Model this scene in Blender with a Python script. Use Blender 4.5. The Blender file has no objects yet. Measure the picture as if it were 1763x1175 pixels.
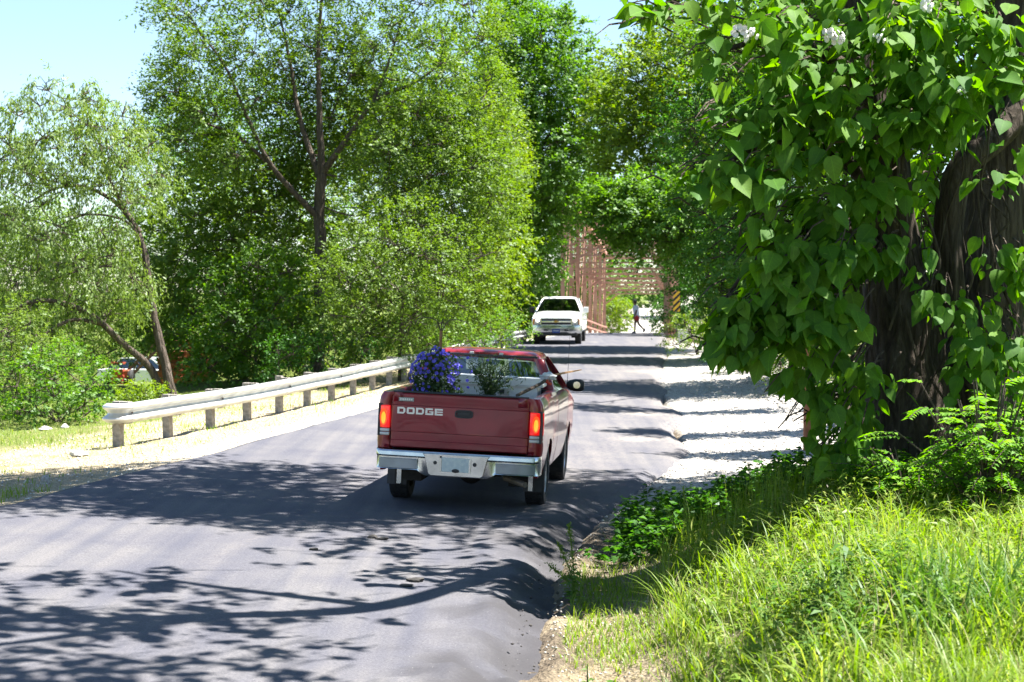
import bpy, bmesh, math, random
import numpy as np
from mathutils import Matrix, Vector

# ------------------------------------------------------------------ camera, sky, sun, exposure
scene = bpy.context.scene
C = scene.collection
CAM_H, F_PX, HZ = 2.22, 3000.0, 520.0           # eye height, focal length and horizon row in photo pixels
PITCH = math.atan((587.5 - HZ) / F_PX)          # camera looks slightly down
cam_d = bpy.data.cameras.new('camera'); cam = bpy.data.objects.new('camera', cam_d); C.objects.link(cam)
cam.location = (0, 0, CAM_H); cam.rotation_euler = (math.pi/2 - PITCH, 0, 0)
cam_d.sensor_width = 36.0; cam_d.lens = 36.0 * F_PX / 1763.0
cam_d.clip_start = 0.1; cam_d.clip_end = 6000
cam_d.dof.use_dof = True; cam_d.dof.focus_distance = 16.5; cam_d.dof.aperture_fstop = 4.5
scene.camera = cam

SUN_AZ, SUN_EL = math.radians(82), math.radians(65)   # azimuth clockwise from +Y
world = bpy.data.worlds.new('World'); scene.world = world; world.use_nodes = True
wn = world.node_tree.nodes; wl = world.node_tree.links
sky = wn.new('ShaderNodeTexSky'); sky.sky_type = 'NISHITA'; sky.sun_disc = False
sky.sun_elevation = SUN_EL; sky.sun_rotation = SUN_AZ
sky.altitude = 200; sky.air_density = 1.0; sky.dust_density = .25; sky.ozone_density = 3.0
wl.new(sky.outputs[0], wn['Background'].inputs[0]); wn['Background'].inputs[1].default_value = 0.056

sun_d = bpy.data.lights.new('sun', 'SUN'); sun = bpy.data.objects.new('sun', sun_d); C.objects.link(sun)
sun_d.energy = 5.0; sun_d.angle = math.radians(0.53); sun_d.color = (1.0, 0.96, 0.90)
S_DIR = Vector((math.sin(SUN_AZ)*math.cos(SUN_EL), math.cos(SUN_AZ)*math.cos(SUN_EL), math.sin(SUN_EL)))
sun.rotation_euler = S_DIR.to_track_quat('Z', 'Y').to_euler(); sun.location = (20, 10, 40)

vs = scene.view_settings
vs.view_transform = 'Standard'; vs.look = 'None'; vs.gamma = 1.0; vs.use_curve_mapping = False
vs.exposure = 2.15
scene.cycles.max_bounces = 8; scene.cycles.transparent_max_bounces = 12
scene.cycles.diffuse_bounces = 3; scene.cycles.glossy_bounces = 3; scene.cycles.transmission_bounces = 5
scene.cycles.use_denoising = True

# ------------------------------------------------------------------ helpers
rng = np.random.default_rng(7)
random.seed(7)

def ray(px, py):
    dx, dy = (px - 881.5)/F_PX, -(py - 587.5)/F_PX
    c, s = math.cos(PITCH), math.sin(PITCH)
    return Vector((dx, c + dy*s, dy*c - s))
def at(px, py, Y):
    """the point at distance Y (metres ahead) that lies behind a photo pixel"""
    r = ray(px, py); t = Y/r.y
    return Vector((r.x*t, Y, CAM_H + r.z*t))

def smooth(a, b, x):
    t = np.clip((np.asarray(x, float) - a)/(b - a), 0, 1)
    return t*t*(3 - 2*t)

def _hash(ix, iy, seed):
    h = (ix.astype(np.int64)*374761393 + iy.astype(np.int64)*668265263 + seed*974634777) & 0x7fffffff
    h = ((h ^ (h >> 13))*1274126177) & 0x7fffffff
    return ((h ^ (h >> 16)) & 0xffff)/65535.0
def vnoise(x, y, seed=0):
    x = np.asarray(x, float); y = np.asarray(y, float)
    ix = np.floor(x); iy = np.floor(y); fx = x-ix; fy = y-iy
    fx = fx*fx*(3-2*fx); fy = fy*fy*(3-2*fy)
    a = _hash(ix, iy, seed); b = _hash(ix+1, iy, seed); c = _hash(ix, iy+1, seed); d = _hash(ix+1, iy+1, seed)
    return a*(1-fx)*(1-fy)+b*fx*(1-fy)+c*(1-fx)*fy+d*fx*fy
def fbm(x, y, seed=0, oct=3):
    v = 0; a = 0.5; s = 1.0
    for i in range(oct):
        v = v + a*(vnoise(np.asarray(x)*s, np.asarray(y)*s, seed+i)*2-1); a *= .5; s *= 2.1
    return v

# ---- materials
MATS = {}
def newmat(name):
    m = bpy.data.materials.new(name); m.use_nodes = True; MATS[name] = m
    nt = m.node_tree; return m, nt, nt.nodes['Principled BSDF']
def pbr(name, col, rough=.5, metal=0.0, coat=0.0, spec=.5, var=0.0, scale=8.0, bump=0.0, bscale=30.0, emit=None, estr=0.0, col2=None, trans=0.0, alpha=1.0):
    m, nt, b = newmat(name)
    b.inputs['Base Color'].default_value = (*col, 1); b.inputs['Roughness'].default_value = rough
    b.inputs['Metallic'].default_value = metal; b.inputs['Coat Weight'].default_value = coat
    b.inputs['Coat Roughness'].default_value = .04
    b.inputs['Specular IOR Level'].default_value = spec
    b.inputs['Transmission Weight'].default_value = trans
    b.inputs['Alpha'].default_value = alpha
    if emit: b.inputs['Emission Color'].default_value = (*emit, 1); b.inputs['Emission Strength'].default_value = estr
    if var > 0 or col2:
        tc = nt.nodes.new('ShaderNodeTexCoord'); n = nt.nodes.new('ShaderNodeTexNoise'); n.inputs['Scale'].default_value = scale; n.inputs['Detail'].default_value = 6
        nt.links.new(tc.outputs['Object'], n.inputs['Vector'])
        cr = nt.nodes.new('ShaderNodeValToRGB')
        c2 = col2 if col2 else tuple(min(1, c*(1+var)) for c in col)
        c1 = col if col2 else tuple(c*(1-var) for c in col)
        cr.color_ramp.elements[0].color = (*c1, 1); cr.color_ramp.elements[1].color = (*c2, 1)
        cr.color_ramp.elements[0].position = .35; cr.color_ramp.elements[1].position = .65
        nt.links.new(n.outputs['Fac'], cr.inputs[0]); nt.links.new(cr.outputs[0], b.inputs['Base Color'])
    if bump > 0:
        tc = nt.nodes.new('ShaderNodeTexCoord'); n = nt.nodes.new('ShaderNodeTexNoise'); n.inputs['Scale'].default_value = bscale; n.inputs['Detail'].default_value = 8
        nt.links.new(tc.outputs['Object'], n.inputs['Vector'])
        bp = nt.nodes.new('ShaderNodeBump'); bp.inputs['Strength'].default_value = bump; bp.inputs['Distance'].default_value = .02
        nt.links.new(n.outputs['Fac'], bp.inputs['Height']); nt.links.new(bp.outputs[0], b.inputs['Normal'])
    return m

def leafmat(name, c1, c2, c3, trans=.45, gloss=.022, rough=.5, tcol=1.0):
    """leaf: diffuse + translucent + a little gloss, colour varied leaf by leaf"""
    m = bpy.data.materials.new(name); m.use_nodes = True; nt = m.node_tree; nt.nodes.clear(); MATS[name] = m
    N = nt.nodes.new; Lk = nt.links.new
    at_ = N('ShaderNodeAttribute'); at_.attribute_name = 'rnd'
    oi = N('ShaderNodeObjectInfo'); ad = N('ShaderNodeMath'); ad.operation = 'ADD'
    fr = N('ShaderNodeMath'); fr.operation = 'FRACT'
    Lk(at_.outputs['Fac'], ad.inputs[0]); Lk(oi.outputs['Random'], ad.inputs[1]); Lk(ad.outputs[0], fr.inputs[0])
    cr = N('ShaderNodeValToRGB'); e = cr.color_ramp.elements
    e[0].color = (*c1, 1); e[1].color = (*c3, 1); e.new(.5).color = (*c2, 1)
    Lk(fr.outputs[0], cr.inputs[0])
    df = N('ShaderNodeBsdfDiffuse'); tr = N('ShaderNodeBsdfTranslucent'); gl = N('ShaderNodeBsdfGlossy'); gl.inputs['Roughness'].default_value = rough
    gl.inputs['Color'].default_value = (.9, .95, 1, 1)
    hs = N('ShaderNodeHueSaturation'); hs.inputs['Hue'].default_value = .497; hs.inputs['Saturation'].default_value = 1.12; hs.inputs['Value'].default_value = 1.45*tcol
    Lk(cr.outputs[0], df.inputs[0]); Lk(cr.outputs[0], hs.inputs['Color']); Lk(hs.outputs[0], tr.inputs[0])
    m1 = N('ShaderNodeMixShader'); m1.inputs[0].default_value = trans; Lk(df.outputs[0], m1.inputs[1]); Lk(tr.outputs[0], m1.inputs[2])
    m2 = N('ShaderNodeMixShader'); m2.inputs[0].default_value = gloss; Lk(m1.outputs[0], m2.inputs[1]); Lk(gl.outputs[0], m2.inputs[2])
    o = N('ShaderNodeOutputMaterial'); Lk(m2.outputs[0], o.inputs[0])
    return m

# ---- objects
def tag(o, label=None, cat=None, group=None, kind=None):
    if label: o['label'] = label
    if cat: o['category'] = cat
    if group: o['group'] = group
    if kind: o['kind'] = kind
    return o
def empty(name, loc=(0,0,0), rot=(0,0,0)):
    o = bpy.data.objects.new(name, None); C.objects.link(o); o.location = loc; o.rotation_euler = rot
    o.empty_display_size = .2
    return o
def link_mesh(name, me, mat=None, parent=None):
    o = bpy.data.objects.new(name, me); C.objects.link(o)
    if mat is not None and len(me.materials) == 0:
        for m in (mat if isinstance(mat, (list, tuple)) else [mat]):
            me.materials.append(MATS[m] if isinstance(m, str) else m)
    if parent is not None: o.parent = parent
    return o

class MB:
    """collects shapes, then links them as ONE mesh object"""
    def __init__(s): s.v = []; s.f = []; s.mi = []; s.cur = 0
    def add(s, v, f):
        b = len(s.v); s.v += [tuple(p) for p in v]; s.f += [tuple(b+i for i in q) for q in f]; s.mi += [s.cur]*len(f); return s
    def box(s, c, d, M=None):
        x, y, z = d[0]/2, d[1]/2, d[2]/2
        v = [Vector((sx*x, sy*y, sz*z)) for sx in (-1,1) for sy in (-1,1) for sz in (-1,1)]
        if M is not None: v = [M @ p for p in v]
        v = [p + Vector(c) for p in v]
        return s.add(v, [(0,1,3,2),(4,6,7,5),(0,4,5,1),(2,3,7,6),(0,2,6,4),(1,5,7,3)])
    def bar(s, p, q, w, h, up=(0,0,1)):
        """box beam from p to q, w across, h along up"""
        p = Vector(p); q = Vector(q); d = (q-p); L = d.length
        if L < 1e-6: return s
        y = d/L; u = Vector(up); x = y.cross(u)
        if x.length < 1e-4: x = y.cross(Vector((1,0,0)))
        x.normalize(); z = x.cross(y)
        M = Matrix((x, y, z)).transposed()
        return s.box((p+q)/2, (w, L, h), M)
    def tube(s, pts, rad, n=8, cap=True):
        pts = [Vector(p) for p in pts]; rad = rad if hasattr(rad, '__len__') else [rad]*len(pts)
        b = len(s.v); ref = None; V = []; F = []
        for i, p in enumerate(pts):
            t = (pts[min(i+1, len(pts)-1)] - pts[max(i-1, 0)]).normalized()
            if ref is None: ref = t.cross(Vector((.31,.87,.37))).normalized()
            ref = (ref - t*ref.dot(t)).normalized(); q = t.cross(ref)
            for k in range(n):
                a = 2*math.pi*k/n; V.append(p + (ref*math.cos(a) + q*math.sin(a))*rad[i])
        for i in range(len(pts)-1):
            for k in range(n):
                F.append((i*n+k, i*n+(k+1)%n, (i+1)*n+(k+1)%n, (i+1)*n+k))
        if cap: F.append(tuple(range(n-1,-1,-1))); F.append(tuple(range((len(pts)-1)*n, len(pts)*n)))
        return s.add(V, F)
    def loft(s, loops, closed=True, cap=True):
        n = len(loops[0]); V = [p for l in loops for p in l]; F = []
        m = n if closed else n-1
        for i in range(len(loops)-1):
            for k in range(m):
                F.append((i*n+k, i*n+(k+1)%n, (i+1)*n+(k+1)%n, (i+1)*n+k))
        if cap and closed: F.append(tuple(range(n-1,-1,-1))); F.append(tuple(range((len(loops)-1)*n, len(loops)*n)))
        return s.add(V, F)
    def prism(s, poly, axis, a, b):
        """poly in the two other axes, extruded along axis from a to b"""
        def mk(p, t):
            return {'x': (t, p[0], p[1]), 'y': (p[0], t, p[1]), 'z': (p[0], p[1], t)}[axis]
        return s.loft([[mk(p, a) for p in poly], [mk(p, b) for p in poly]])
    def lathe(s, prof, axis='z', n=24, c=(0,0,0), cap=False):
        loops = []
        for r, h in prof:
            l = []
            for k in range(n):
                a = 2*math.pi*k/n; p = (r*math.cos(a), r*math.sin(a))
                q = {'z': (p[0], p[1], h), 'x': (h, p[0], p[1]), 'y': (p[0], h, p[1])}[axis]
                l.append((q[0]+c[0], q[1]+c[1], q[2]+c[2]))
            loops.append(l)
        return s.loft(loops, True, cap)
    def mesh(s, name, mat=None, smooth=False):
        me = bpy.data.meshes.new(name); me.from_pydata([tuple(p) for p in s.v], [], s.f)
        if mat is not None:
            for m in (mat if isinstance(mat, (list, tuple)) else [mat]): me.materials.append(MATS[m] if isinstance(m, str) else m)
        if any(s.mi): me.polygons.foreach_set('material_index', s.mi)
        bm = bmesh.new(); bm.from_mesh(me); bmesh.ops.recalc_face_normals(bm, faces=bm.faces); bm.to_mesh(me); bm.free()
        if smooth:
            me.shade_smooth()
            try: me.set_sharp_from_angle(angle=math.radians(smooth if smooth is not True else 40))
            except Exception: pass
        return me
    def build(s, name, mat=None, parent=None, smooth=False, bevel=0, seg=2):
        o = link_mesh(name, s.mesh(name, mat, smooth), None, parent)
        if bevel:
            b = o.modifiers.new('bevel', 'BEVEL'); b.width = bevel; b.segments = seg; b.limit_method = 'ANGLE'; b.angle_limit = math.radians(35)
        return o

def catmull(P, n=6):
    P = [np.array(p, float) for p in P]
    if len(P) < 3: return [Vector(P[0]*(1-t)+P[-1]*t) for t in np.linspace(0,1,n+1)]
    Q = [2*P[0]-P[1]] + P + [2*P[-1]-P[-2]]; out = []
    for i in range(1, len(Q)-2):
        for k in range(n):
            t = k/n; a, b, c, d = Q[i-1:i+3]
            out.append(Vector(.5*((2*b)+(c-a)*t+(2*a-5*b+4*c-d)*t*t+(3*b-a-3*c+d)*t**3)))
    out.append(Vector(P[-1])); return out

def fast_mesh(name, V, F, mat, rnd=None, smooth=False):
    """V (n,3), F (m,k) numpy; one mesh with an optional per-face random"""
    V = np.ascontiguousarray(V, np.float32); F = np.ascontiguousarray(F, np.int32); m, k = F.shape
    me = bpy.data.meshes.new(name); me.vertices.add(len(V)); me.vertices.foreach_set('co', V.ravel())
    me.loops.add(m*k); me.loops.foreach_set('vertex_index', F.ravel())
    me.polygons.add(m); me.polygons.foreach_set('loop_start', np.arange(0, m*k, k, dtype=np.int32))
    me.update(calc_edges=True)
    if rnd is not None:
        a = me.attributes.new('rnd', 'FLOAT', 'FACE'); a.data.foreach_set('value', np.ascontiguousarray(rnd, np.float32))
    me.materials.append(MATS[mat] if isinstance(mat, str) else mat)
    if smooth: me.shade_smooth()
    return me

def unit(a): return a/np.maximum(np.linalg.norm(a, axis=-1, keepdims=True), 1e-9)

def leaf_mesh(name, P, D, N, L, aspect, mat, rnd, fold=.12, droop=.1):
    """one diamond leaf (a folded quad) per row"""
    D = unit(D); S = unit(np.cross(D, N)); Nn = np.cross(S, D); L = L[:, None]; w = L*aspect
    base = P; mid = P + D*L*.45; tip = P + D*L - Nn*L*droop
    l = mid + S*w*.5 + Nn*w*fold; r = mid - S*w*.5 + Nn*w*fold
    n = len(P); V = np.stack([base, l, tip, r], 1).reshape(-1, 3)
    F = np.arange(n*4).reshape(n, 4)
    return fast_mesh(name, V, F, mat, rnd)
# ------------------------------------------------------------------ materials
def asphalt():
    m, nt, b = newmat('asphalt'); N = nt.nodes.new; Lk = nt.links.new
    tc = N('ShaderNodeTexCoord')
    n1 = N('ShaderNodeTexNoise'); n1.inputs['Scale'].default_value = 55; n1.inputs['Detail'].default_value = 9; n1.inputs['Roughness'].default_value = .8
    n2 = N('ShaderNodeTexNoise'); n2.inputs['Scale'].default_value = .9; n2.inputs['Detail'].default_value = 6
    mp = N('ShaderNodeMapping'); mp.inputs['Rotation'].default_value = (0,0,math.radians(10)); mp.inputs['Scale'].default_value = (3.2, .10, 1)
    n3 = N('ShaderNodeTexNoise'); n3.inputs['Scale'].default_value = 1.6; n3.inputs['Detail'].default_value = 5
    Lk(tc.outputs['Object'], n1.inputs['Vector']); Lk(tc.outputs['Object'], n2.inputs['Vector'])
    Lk(tc.outputs['Object'], mp.inputs['Vector']); Lk(mp.outputs[0], n3.inputs['Vector'])
    r1 = N('ShaderNodeValToRGB'); e = r1.color_ramp.elements
    e[0].position = .36; e[0].color = (.066,.067,.077,1); e[1].position = .64; e[1].color = (.148,.147,.160,1)
    Lk(n1.outputs['Fac'], r1.inputs[0])
    r3 = N('ShaderNodeValToRGB'); e = r3.color_ramp.elements
    e[0].position = .33; e[0].color = (.78,.79,.84,1); e[1].position = .68; e[1].color = (1.08,1.05,1.0,1)
    Lk(n3.outputs['Fac'], r3.inputs[0])
    mu = N('ShaderNodeMix'); mu.data_type = 'RGBA'; mu.blend_type = 'MULTIPLY'; mu.inputs[0].default_value = 1
    Lk(r1.outputs[0], mu.inputs[6]); Lk(r3.outputs[0], mu.inputs[7])
    r2 = N('ShaderNodeValToRGB'); e = r2.color_ramp.elements
    e[0].position = .40; e[0].color = (.86,.86,.9,1); e[1].position = .62; e[1].color = (1.08,1.06,1.02,1)
    Lk(n2.outputs['Fac'], r2.inputs[0])
    mu2 = N('ShaderNodeMix'); mu2.data_type = 'RGBA'; mu2.blend_type = 'MULTIPLY'; mu2.inputs[0].default_value = 1
    Lk(mu.outputs[2], mu2.inputs[6]); Lk(r2.outputs[0], mu2.inputs[7])
    # dust and fresh-dark edge masks
    ad = N('ShaderNodeAttribute'); ad.attribute_name = 'dust'
    mx = N('ShaderNodeMix'); mx.data_type = 'RGBA'; mx.inputs[7].default_value = (.30,.26,.21,1)
    nm = N('ShaderNodeMath'); nm.operation = 'MULTIPLY'
    nd = N('ShaderNodeTexNoise'); nd.inputs['Scale'].default_value = 14; nd.inputs['Detail'].default_value = 6
    rd = N('ShaderNodeMapRange'); rd.inputs[1].default_value = .35; rd.inputs[2].default_value = .6
    Lk(tc.outputs['Object'], nd.inputs['Vector']); Lk(nd.outputs['Fac'], rd.inputs[0])
    Lk(ad.outputs['Fac'], nm.inputs[0]); Lk(rd.outputs[0], nm.inputs[1])
    Lk(nm.outputs[0], mx.inputs[0]); Lk(mu2.outputs[2], mx.inputs[6])
    ae = N('ShaderNodeAttribute'); ae.attribute_name = 'raw'
    mz = N('ShaderNodeMix'); mz.data_type = 'RGBA'; mz.inputs[7].default_value = (.045,.043,.046,1)
    Lk(ae.outputs['Fac'], mz.inputs[0]); Lk(mx.outputs[2], mz.inputs[6])
    # pale bits of stone in the mix
    vo = N('ShaderNodeTexVoronoi'); vo.inputs['Scale'].default_value = 45
    lt = N('ShaderNodeMath'); lt.operation = 'LESS_THAN'; lt.inputs[1].default_value = .09
    se = N('ShaderNodeSeparateColor'); gt = N('ShaderNodeMath'); gt.operation = 'GREATER_THAN'; gt.inputs[1].default_value = .82
    ml = N('ShaderNodeMath'); ml.operation = 'MULTIPLY'
    Lk(tc.outputs['Object'], vo.inputs['Vector']); Lk(vo.outputs['Distance'], lt.inputs[0]); Lk(vo.outputs['Color'], se.inputs[0]); Lk(se.outputs[0], gt.inputs[0])
    Lk(lt.outputs[0], ml.inputs[0]); Lk(gt.outputs[0], ml.inputs[1])
    ms = N('ShaderNodeMix'); ms.data_type = 'RGBA'; ms.inputs[7].default_value = (.36,.35,.33,1)
    Lk(ml.outputs[0], ms.inputs[0]); Lk(mz.outputs[2], ms.inputs[6]); Lk(ms.outputs[2], b.inputs['Base Color'])
    b.inputs['Roughness'].default_value = .9; b.inputs['Specular IOR Level'].default_value = .18
    bp = N('ShaderNodeBump'); bp.inputs['Strength'].default_value = .55; bp.inputs['Distance'].default_value = .012
    Lk(n1.outputs['Fac'], bp.inputs['Height']); Lk(bp.outputs[0], b.inputs['Normal'])
asphalt()

def ground_mat():
    m, nt, b = newmat('ground'); N = nt.nodes.new; Lk = nt.links.new
    tc = N('ShaderNodeTexCoord')
    def noise(s, d=6):
        n = N('ShaderNodeTexNoise'); n.inputs['Scale'].default_value = s; n.inputs['Detail'].default_value = d; Lk(tc.outputs['Object'], n.inputs['Vector']); return n
    def ramp(src, a, ca, b_, cb):
        r = N('ShaderNodeValToRGB'); e = r.color_ramp.elements; e[0].position = a; e[0].color = (*ca,1); e[1].position = b_; e[1].color = (*cb,1); Lk(src, r.inputs[0]); return r
    na = noise(3.5); nb = noise(38)
    soil = ramp(na.outputs['Fac'], .35, (.055,.043,.032), .65, (.15,.12,.085))
    straw = ramp(nb.outputs['Fac'], .34, (.20,.155,.09), .62, (.44,.37,.25))
    vo = N('ShaderNodeTexVoronoi'); vo.inputs['Scale'].default_value = 26; Lk(tc.outputs['Object'], vo.inputs['Vector'])
    sp = N('ShaderNodeSeparateColor'); Lk(vo.outputs['Color'], sp.inputs[0])
    grav = ramp(sp.outputs[0], .1, (.27,.245,.21), .9, (.50,.475,.43))
    grass = ramp(nb.outputs['Fac'], .35, (.055,.085,.018), .65, (.17,.20,.05))
    cur = soil.outputs[0]
    for nm, col in (('straw', straw), ('grass', grass), ('gravel', grav)):
        a = N('ShaderNodeAttribute'); a.attribute_name = nm
        mx = N('ShaderNodeMix'); mx.data_type = 'RGBA'; Lk(a.outputs['Fac'], mx.inputs[0]); Lk(cur, mx.inputs[6]); Lk(col.outputs[0], mx.inputs[7]); cur = mx.outputs[2]
    Lk(cur, b.inputs['Base Color']); b.inputs['Roughness'].default_value = .95; b.inputs['Specular IOR Level'].default_value = .1
    ml = N('ShaderNodeMath'); ml.operation = 'ADD'; Lk(nb.outputs['Fac'], ml.inputs[0]); Lk(vo.outputs['Distance'], ml.inputs[1])
    bp = N('ShaderNodeBump'); bp.inputs['Strength'].default_value = .8; bp.inputs['Distance'].default_value = .035
    Lk(ml.outputs[0], bp.inputs['Height']); Lk(bp.outputs[0], b.inputs['Normal'])
ground_mat()

pbr('galvanised', (.46,.47,.46), .40, .6, col2=(.66,.67,.65), scale=3.2, bump=.12, bscale=9)
pbr('post_bolt', (.16,.12,.09), .7, .5)
pbr('weathered_wood', (.20,.18,.155), .9, col2=(.36,.33,.29), scale=14, bump=.4, bscale=60)
pbr('red_wood', (.22,.085,.04), .9, col2=(.33,.14,.07), scale=9, bump=.3)
pbr('bridge_paint', (.36,.165,.12), .8, col2=(.50,.28,.21), scale=1.3, bump=.2, bscale=12)
pbr('bridge_rust', (.22,.10,.07), .9, col2=(.33,.17,.12), scale=3)
pbr('concrete', (.36,.34,.31), .9, var=.2, scale=3, bump=.3)
def bark(name, c1, c2, c3, s):
    m, nt, b = newmat(name); N = nt.nodes.new; Lk = nt.links.new
    tc = N('ShaderNodeTexCoord'); mp = N('ShaderNodeMapping'); mp.inputs['Scale'].default_value = (1,1,.16); Lk(tc.outputs['Object'], mp.inputs[0])
    n = N('ShaderNodeTexNoise'); n.inputs['Scale'].default_value = s; n.inputs['Detail'].default_value = 9; n.inputs['Roughness'].default_value = .68; n.inputs['Distortion'].default_value = .5; Lk(mp.outputs[0], n.inputs['Vector'])
    v = N('ShaderNodeTexVoronoi'); v.feature = 'DISTANCE_TO_EDGE'; v.inputs['Scale'].default_value = s*.9; Lk(mp.outputs[0], v.inputs['Vector'])
    r = N('ShaderNodeValToRGB'); e = r.color_ramp.elements; e[0].position = .32; e[0].color = (*c1,1); e[1].position = .7; e[1].color = (*c3,1); e.new(.5).color = (*c2,1); Lk(n.outputs['Fac'], r.inputs[0])
    Lk(r.outputs[0], b.inputs['Base Color']); b.inputs['Roughness'].default_value = .95; b.inputs['Specular IOR Level'].default_value = .1
    mr = N('ShaderNodeMapRange'); mr.inputs[2].default_value = .25; Lk(v.outputs['Distance'], mr.inputs[0])
    ad = N('ShaderNodeMath'); ad.operation = 'MULTIPLY_ADD'; ad.inputs[1].default_value = .5; Lk(mr.outputs[0], ad.inputs[0]); Lk(n.outputs['Fac'], ad.inputs[2])
    bp = N('ShaderNodeBump'); bp.inputs['Strength'].default_value = 1.0; bp.inputs['Distance'].default_value = .05; Lk(ad.outputs[0], bp.inputs['Height']); Lk(bp.outputs[0], b.inputs['Normal'])
bark('bark_grey', (.05,.039,.03), (.10,.08,.064), (.17,.14,.115), 14)
bark('bark_dark', (.025,.02,.016), (.06,.048,.038), (.12,.10,.08), 13)
pbr('stone_white', (.50,.48,.44), .9, var=.25, scale=6, bump=.4)
pbr('stone_grey', (.26,.245,.22), .9, col2=(.48,.45,.40), scale=2.2, bump=.4)
pbr('clod', (.05,.045,.04), .95, var=.4, scale=9, bump=.5)

leafmat('leaf_elm',   (.082,.15,.016), (.115,.19,.023), (.165,.24,.036), trans=.47)
leafmat('leaf_willow',(.095,.155,.024), (.125,.195,.032), (.17,.24,.047), trans=.47)
leafmat('leaf_mid',   (.066,.15,.015), (.092,.187,.021), (.13,.24,.03), trans=.5)
leafmat('leaf_deep',  (.036,.112,.013), (.052,.14,.018), (.078,.178,.024), trans=.45)
leafmat('leaf_lime',  (.10,.175,.013), (.135,.215,.018), (.185,.255,.027), trans=.5)
leafmat('leaf_catalpa',(.058,.148,.012), (.085,.192,.015), (.135,.25,.024), trans=.52, gloss=.012, rough=.6)
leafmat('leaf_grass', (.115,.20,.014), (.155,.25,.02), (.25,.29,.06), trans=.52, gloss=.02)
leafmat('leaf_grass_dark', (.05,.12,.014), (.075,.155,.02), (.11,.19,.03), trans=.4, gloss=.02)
leafmat('leaf_dry',   (.22,.19,.09), (.30,.25,.13), (.38,.32,.18), trans=.3, gloss=.04)

# ------------------------------------------------------------------ lie of the land
_LY = np.array([-30,  0, 10.5, 15,  18.1, 20.3, 23.3, 27.4, 33.6, 43, 55, 66, 74, 81, 88, 128])
_LX = np.array([-16, -9.6,-7.1,-6.05,-5.3,-4.9,-4.37,-3.66,-2.65,-1.75,-.95,-.3, .35, 1.4, 2.75, 6.9])
_RY = np.array([-30,  0, 10.7, 14.3, 16, 18, 20.6, 24.6, 28, 31.6, 37, 46, 55, 62, 68, 76, 88, 128])
_RX = np.array([-6, -1.5, .14, .37, .5, .80, 1.25, 2.15, 2.75, 3.1, 3.4, 3.9, 4.75, 5.5, 6.05, 6.7, 7.75, 11.9])
def eL(Y): return np.interp(Y, _LY, _LX)
def eR(Y): return np.interp(Y, _RY, _RX)
def zc(Y): return np.interp(Y, [-50,25,35,45,60,75,84,88,92,100,125,140,190,260,900], [0,0,.06,.17,.36,.52,.585,.60,.58,.35,-.55,-.4,1.5,2,2])
def zroad(X, Y):
    cs = -.045*(1-smooth(35,70,Y)); return zc(Y) + cs*(X-(eL(Y)+eR(Y))/2)
def gz(X, Y, rough=True):
    X = np.asarray(X, float); Y = np.asarray(Y, float)
    l = eL(Y); r = eR(Y); zl = zroad(l, Y); zr = zroad(r, Y)
    tl = l - X; tr = X - r
    far = smooth(52,80,Y)
    left = zl - .06 - np.clip(tl,0,10)*.062 - np.clip(tl-10,0,60)*.02 - far*np.clip(tl-.9,0,6)*.28
    bank = -.05 - .06*smooth(0,.25,tr) + .74*smooth(.35,2.3,tr) - .10*smooth(3.5,7,tr)
    grav = -.05 + .03*np.clip(tr,0,2) + .14*np.clip(tr-2.0,0,7) + .03*np.clip(tr-9,0,40)
    k = 1-smooth(15.8,20.5,Y)
    right = zr + bank*k + grav*(1-k)
    right = right - smooth(66,84,Y)*np.clip(tr-.6,0,6)*.35*(1-smooth(128,136,Y))
    mid = zroad(X, Y) - .16
    z = np.where(tl > 0, left, np.where(tr > 0, right, mid))
    # creek cut under the bridge
    cut = smooth(92,100,Y)*(1-smooth(118,126,Y)); z = z - cut*3.0
    # beyond the bridge one even slope
    z = np.where(Y > 126, zc(Y)-.05 + .0*X, z)
    z = z + np.clip(np.hypot(X, np.maximum(Y-200,0))-90,0,400)*.01
    if rough:
        out = np.maximum(tl, tr); w = smooth(0,.5,out)
        z = z + w*(.035*fbm(X*1.7, Y*1.7, 3, 3) + .03*fbm(X*.5, Y*.5, 9, 2)*smooth(.5,2,out) + .018*fbm(X*7, Y*7, 5, 2))
    return z
def gz1(x, y): return float(gz(np.array([x]), np.array([y]))[0])
def g3(x, y, dz=0.0): return Vector((x, y, gz1(x, y)+dz))

def axis(*segs):
    out = []
    for a, b, s in segs: out += list(np.arange(a, b-1e-6, s))
    out.append(segs[-1][1]); return np.array(out)

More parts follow.
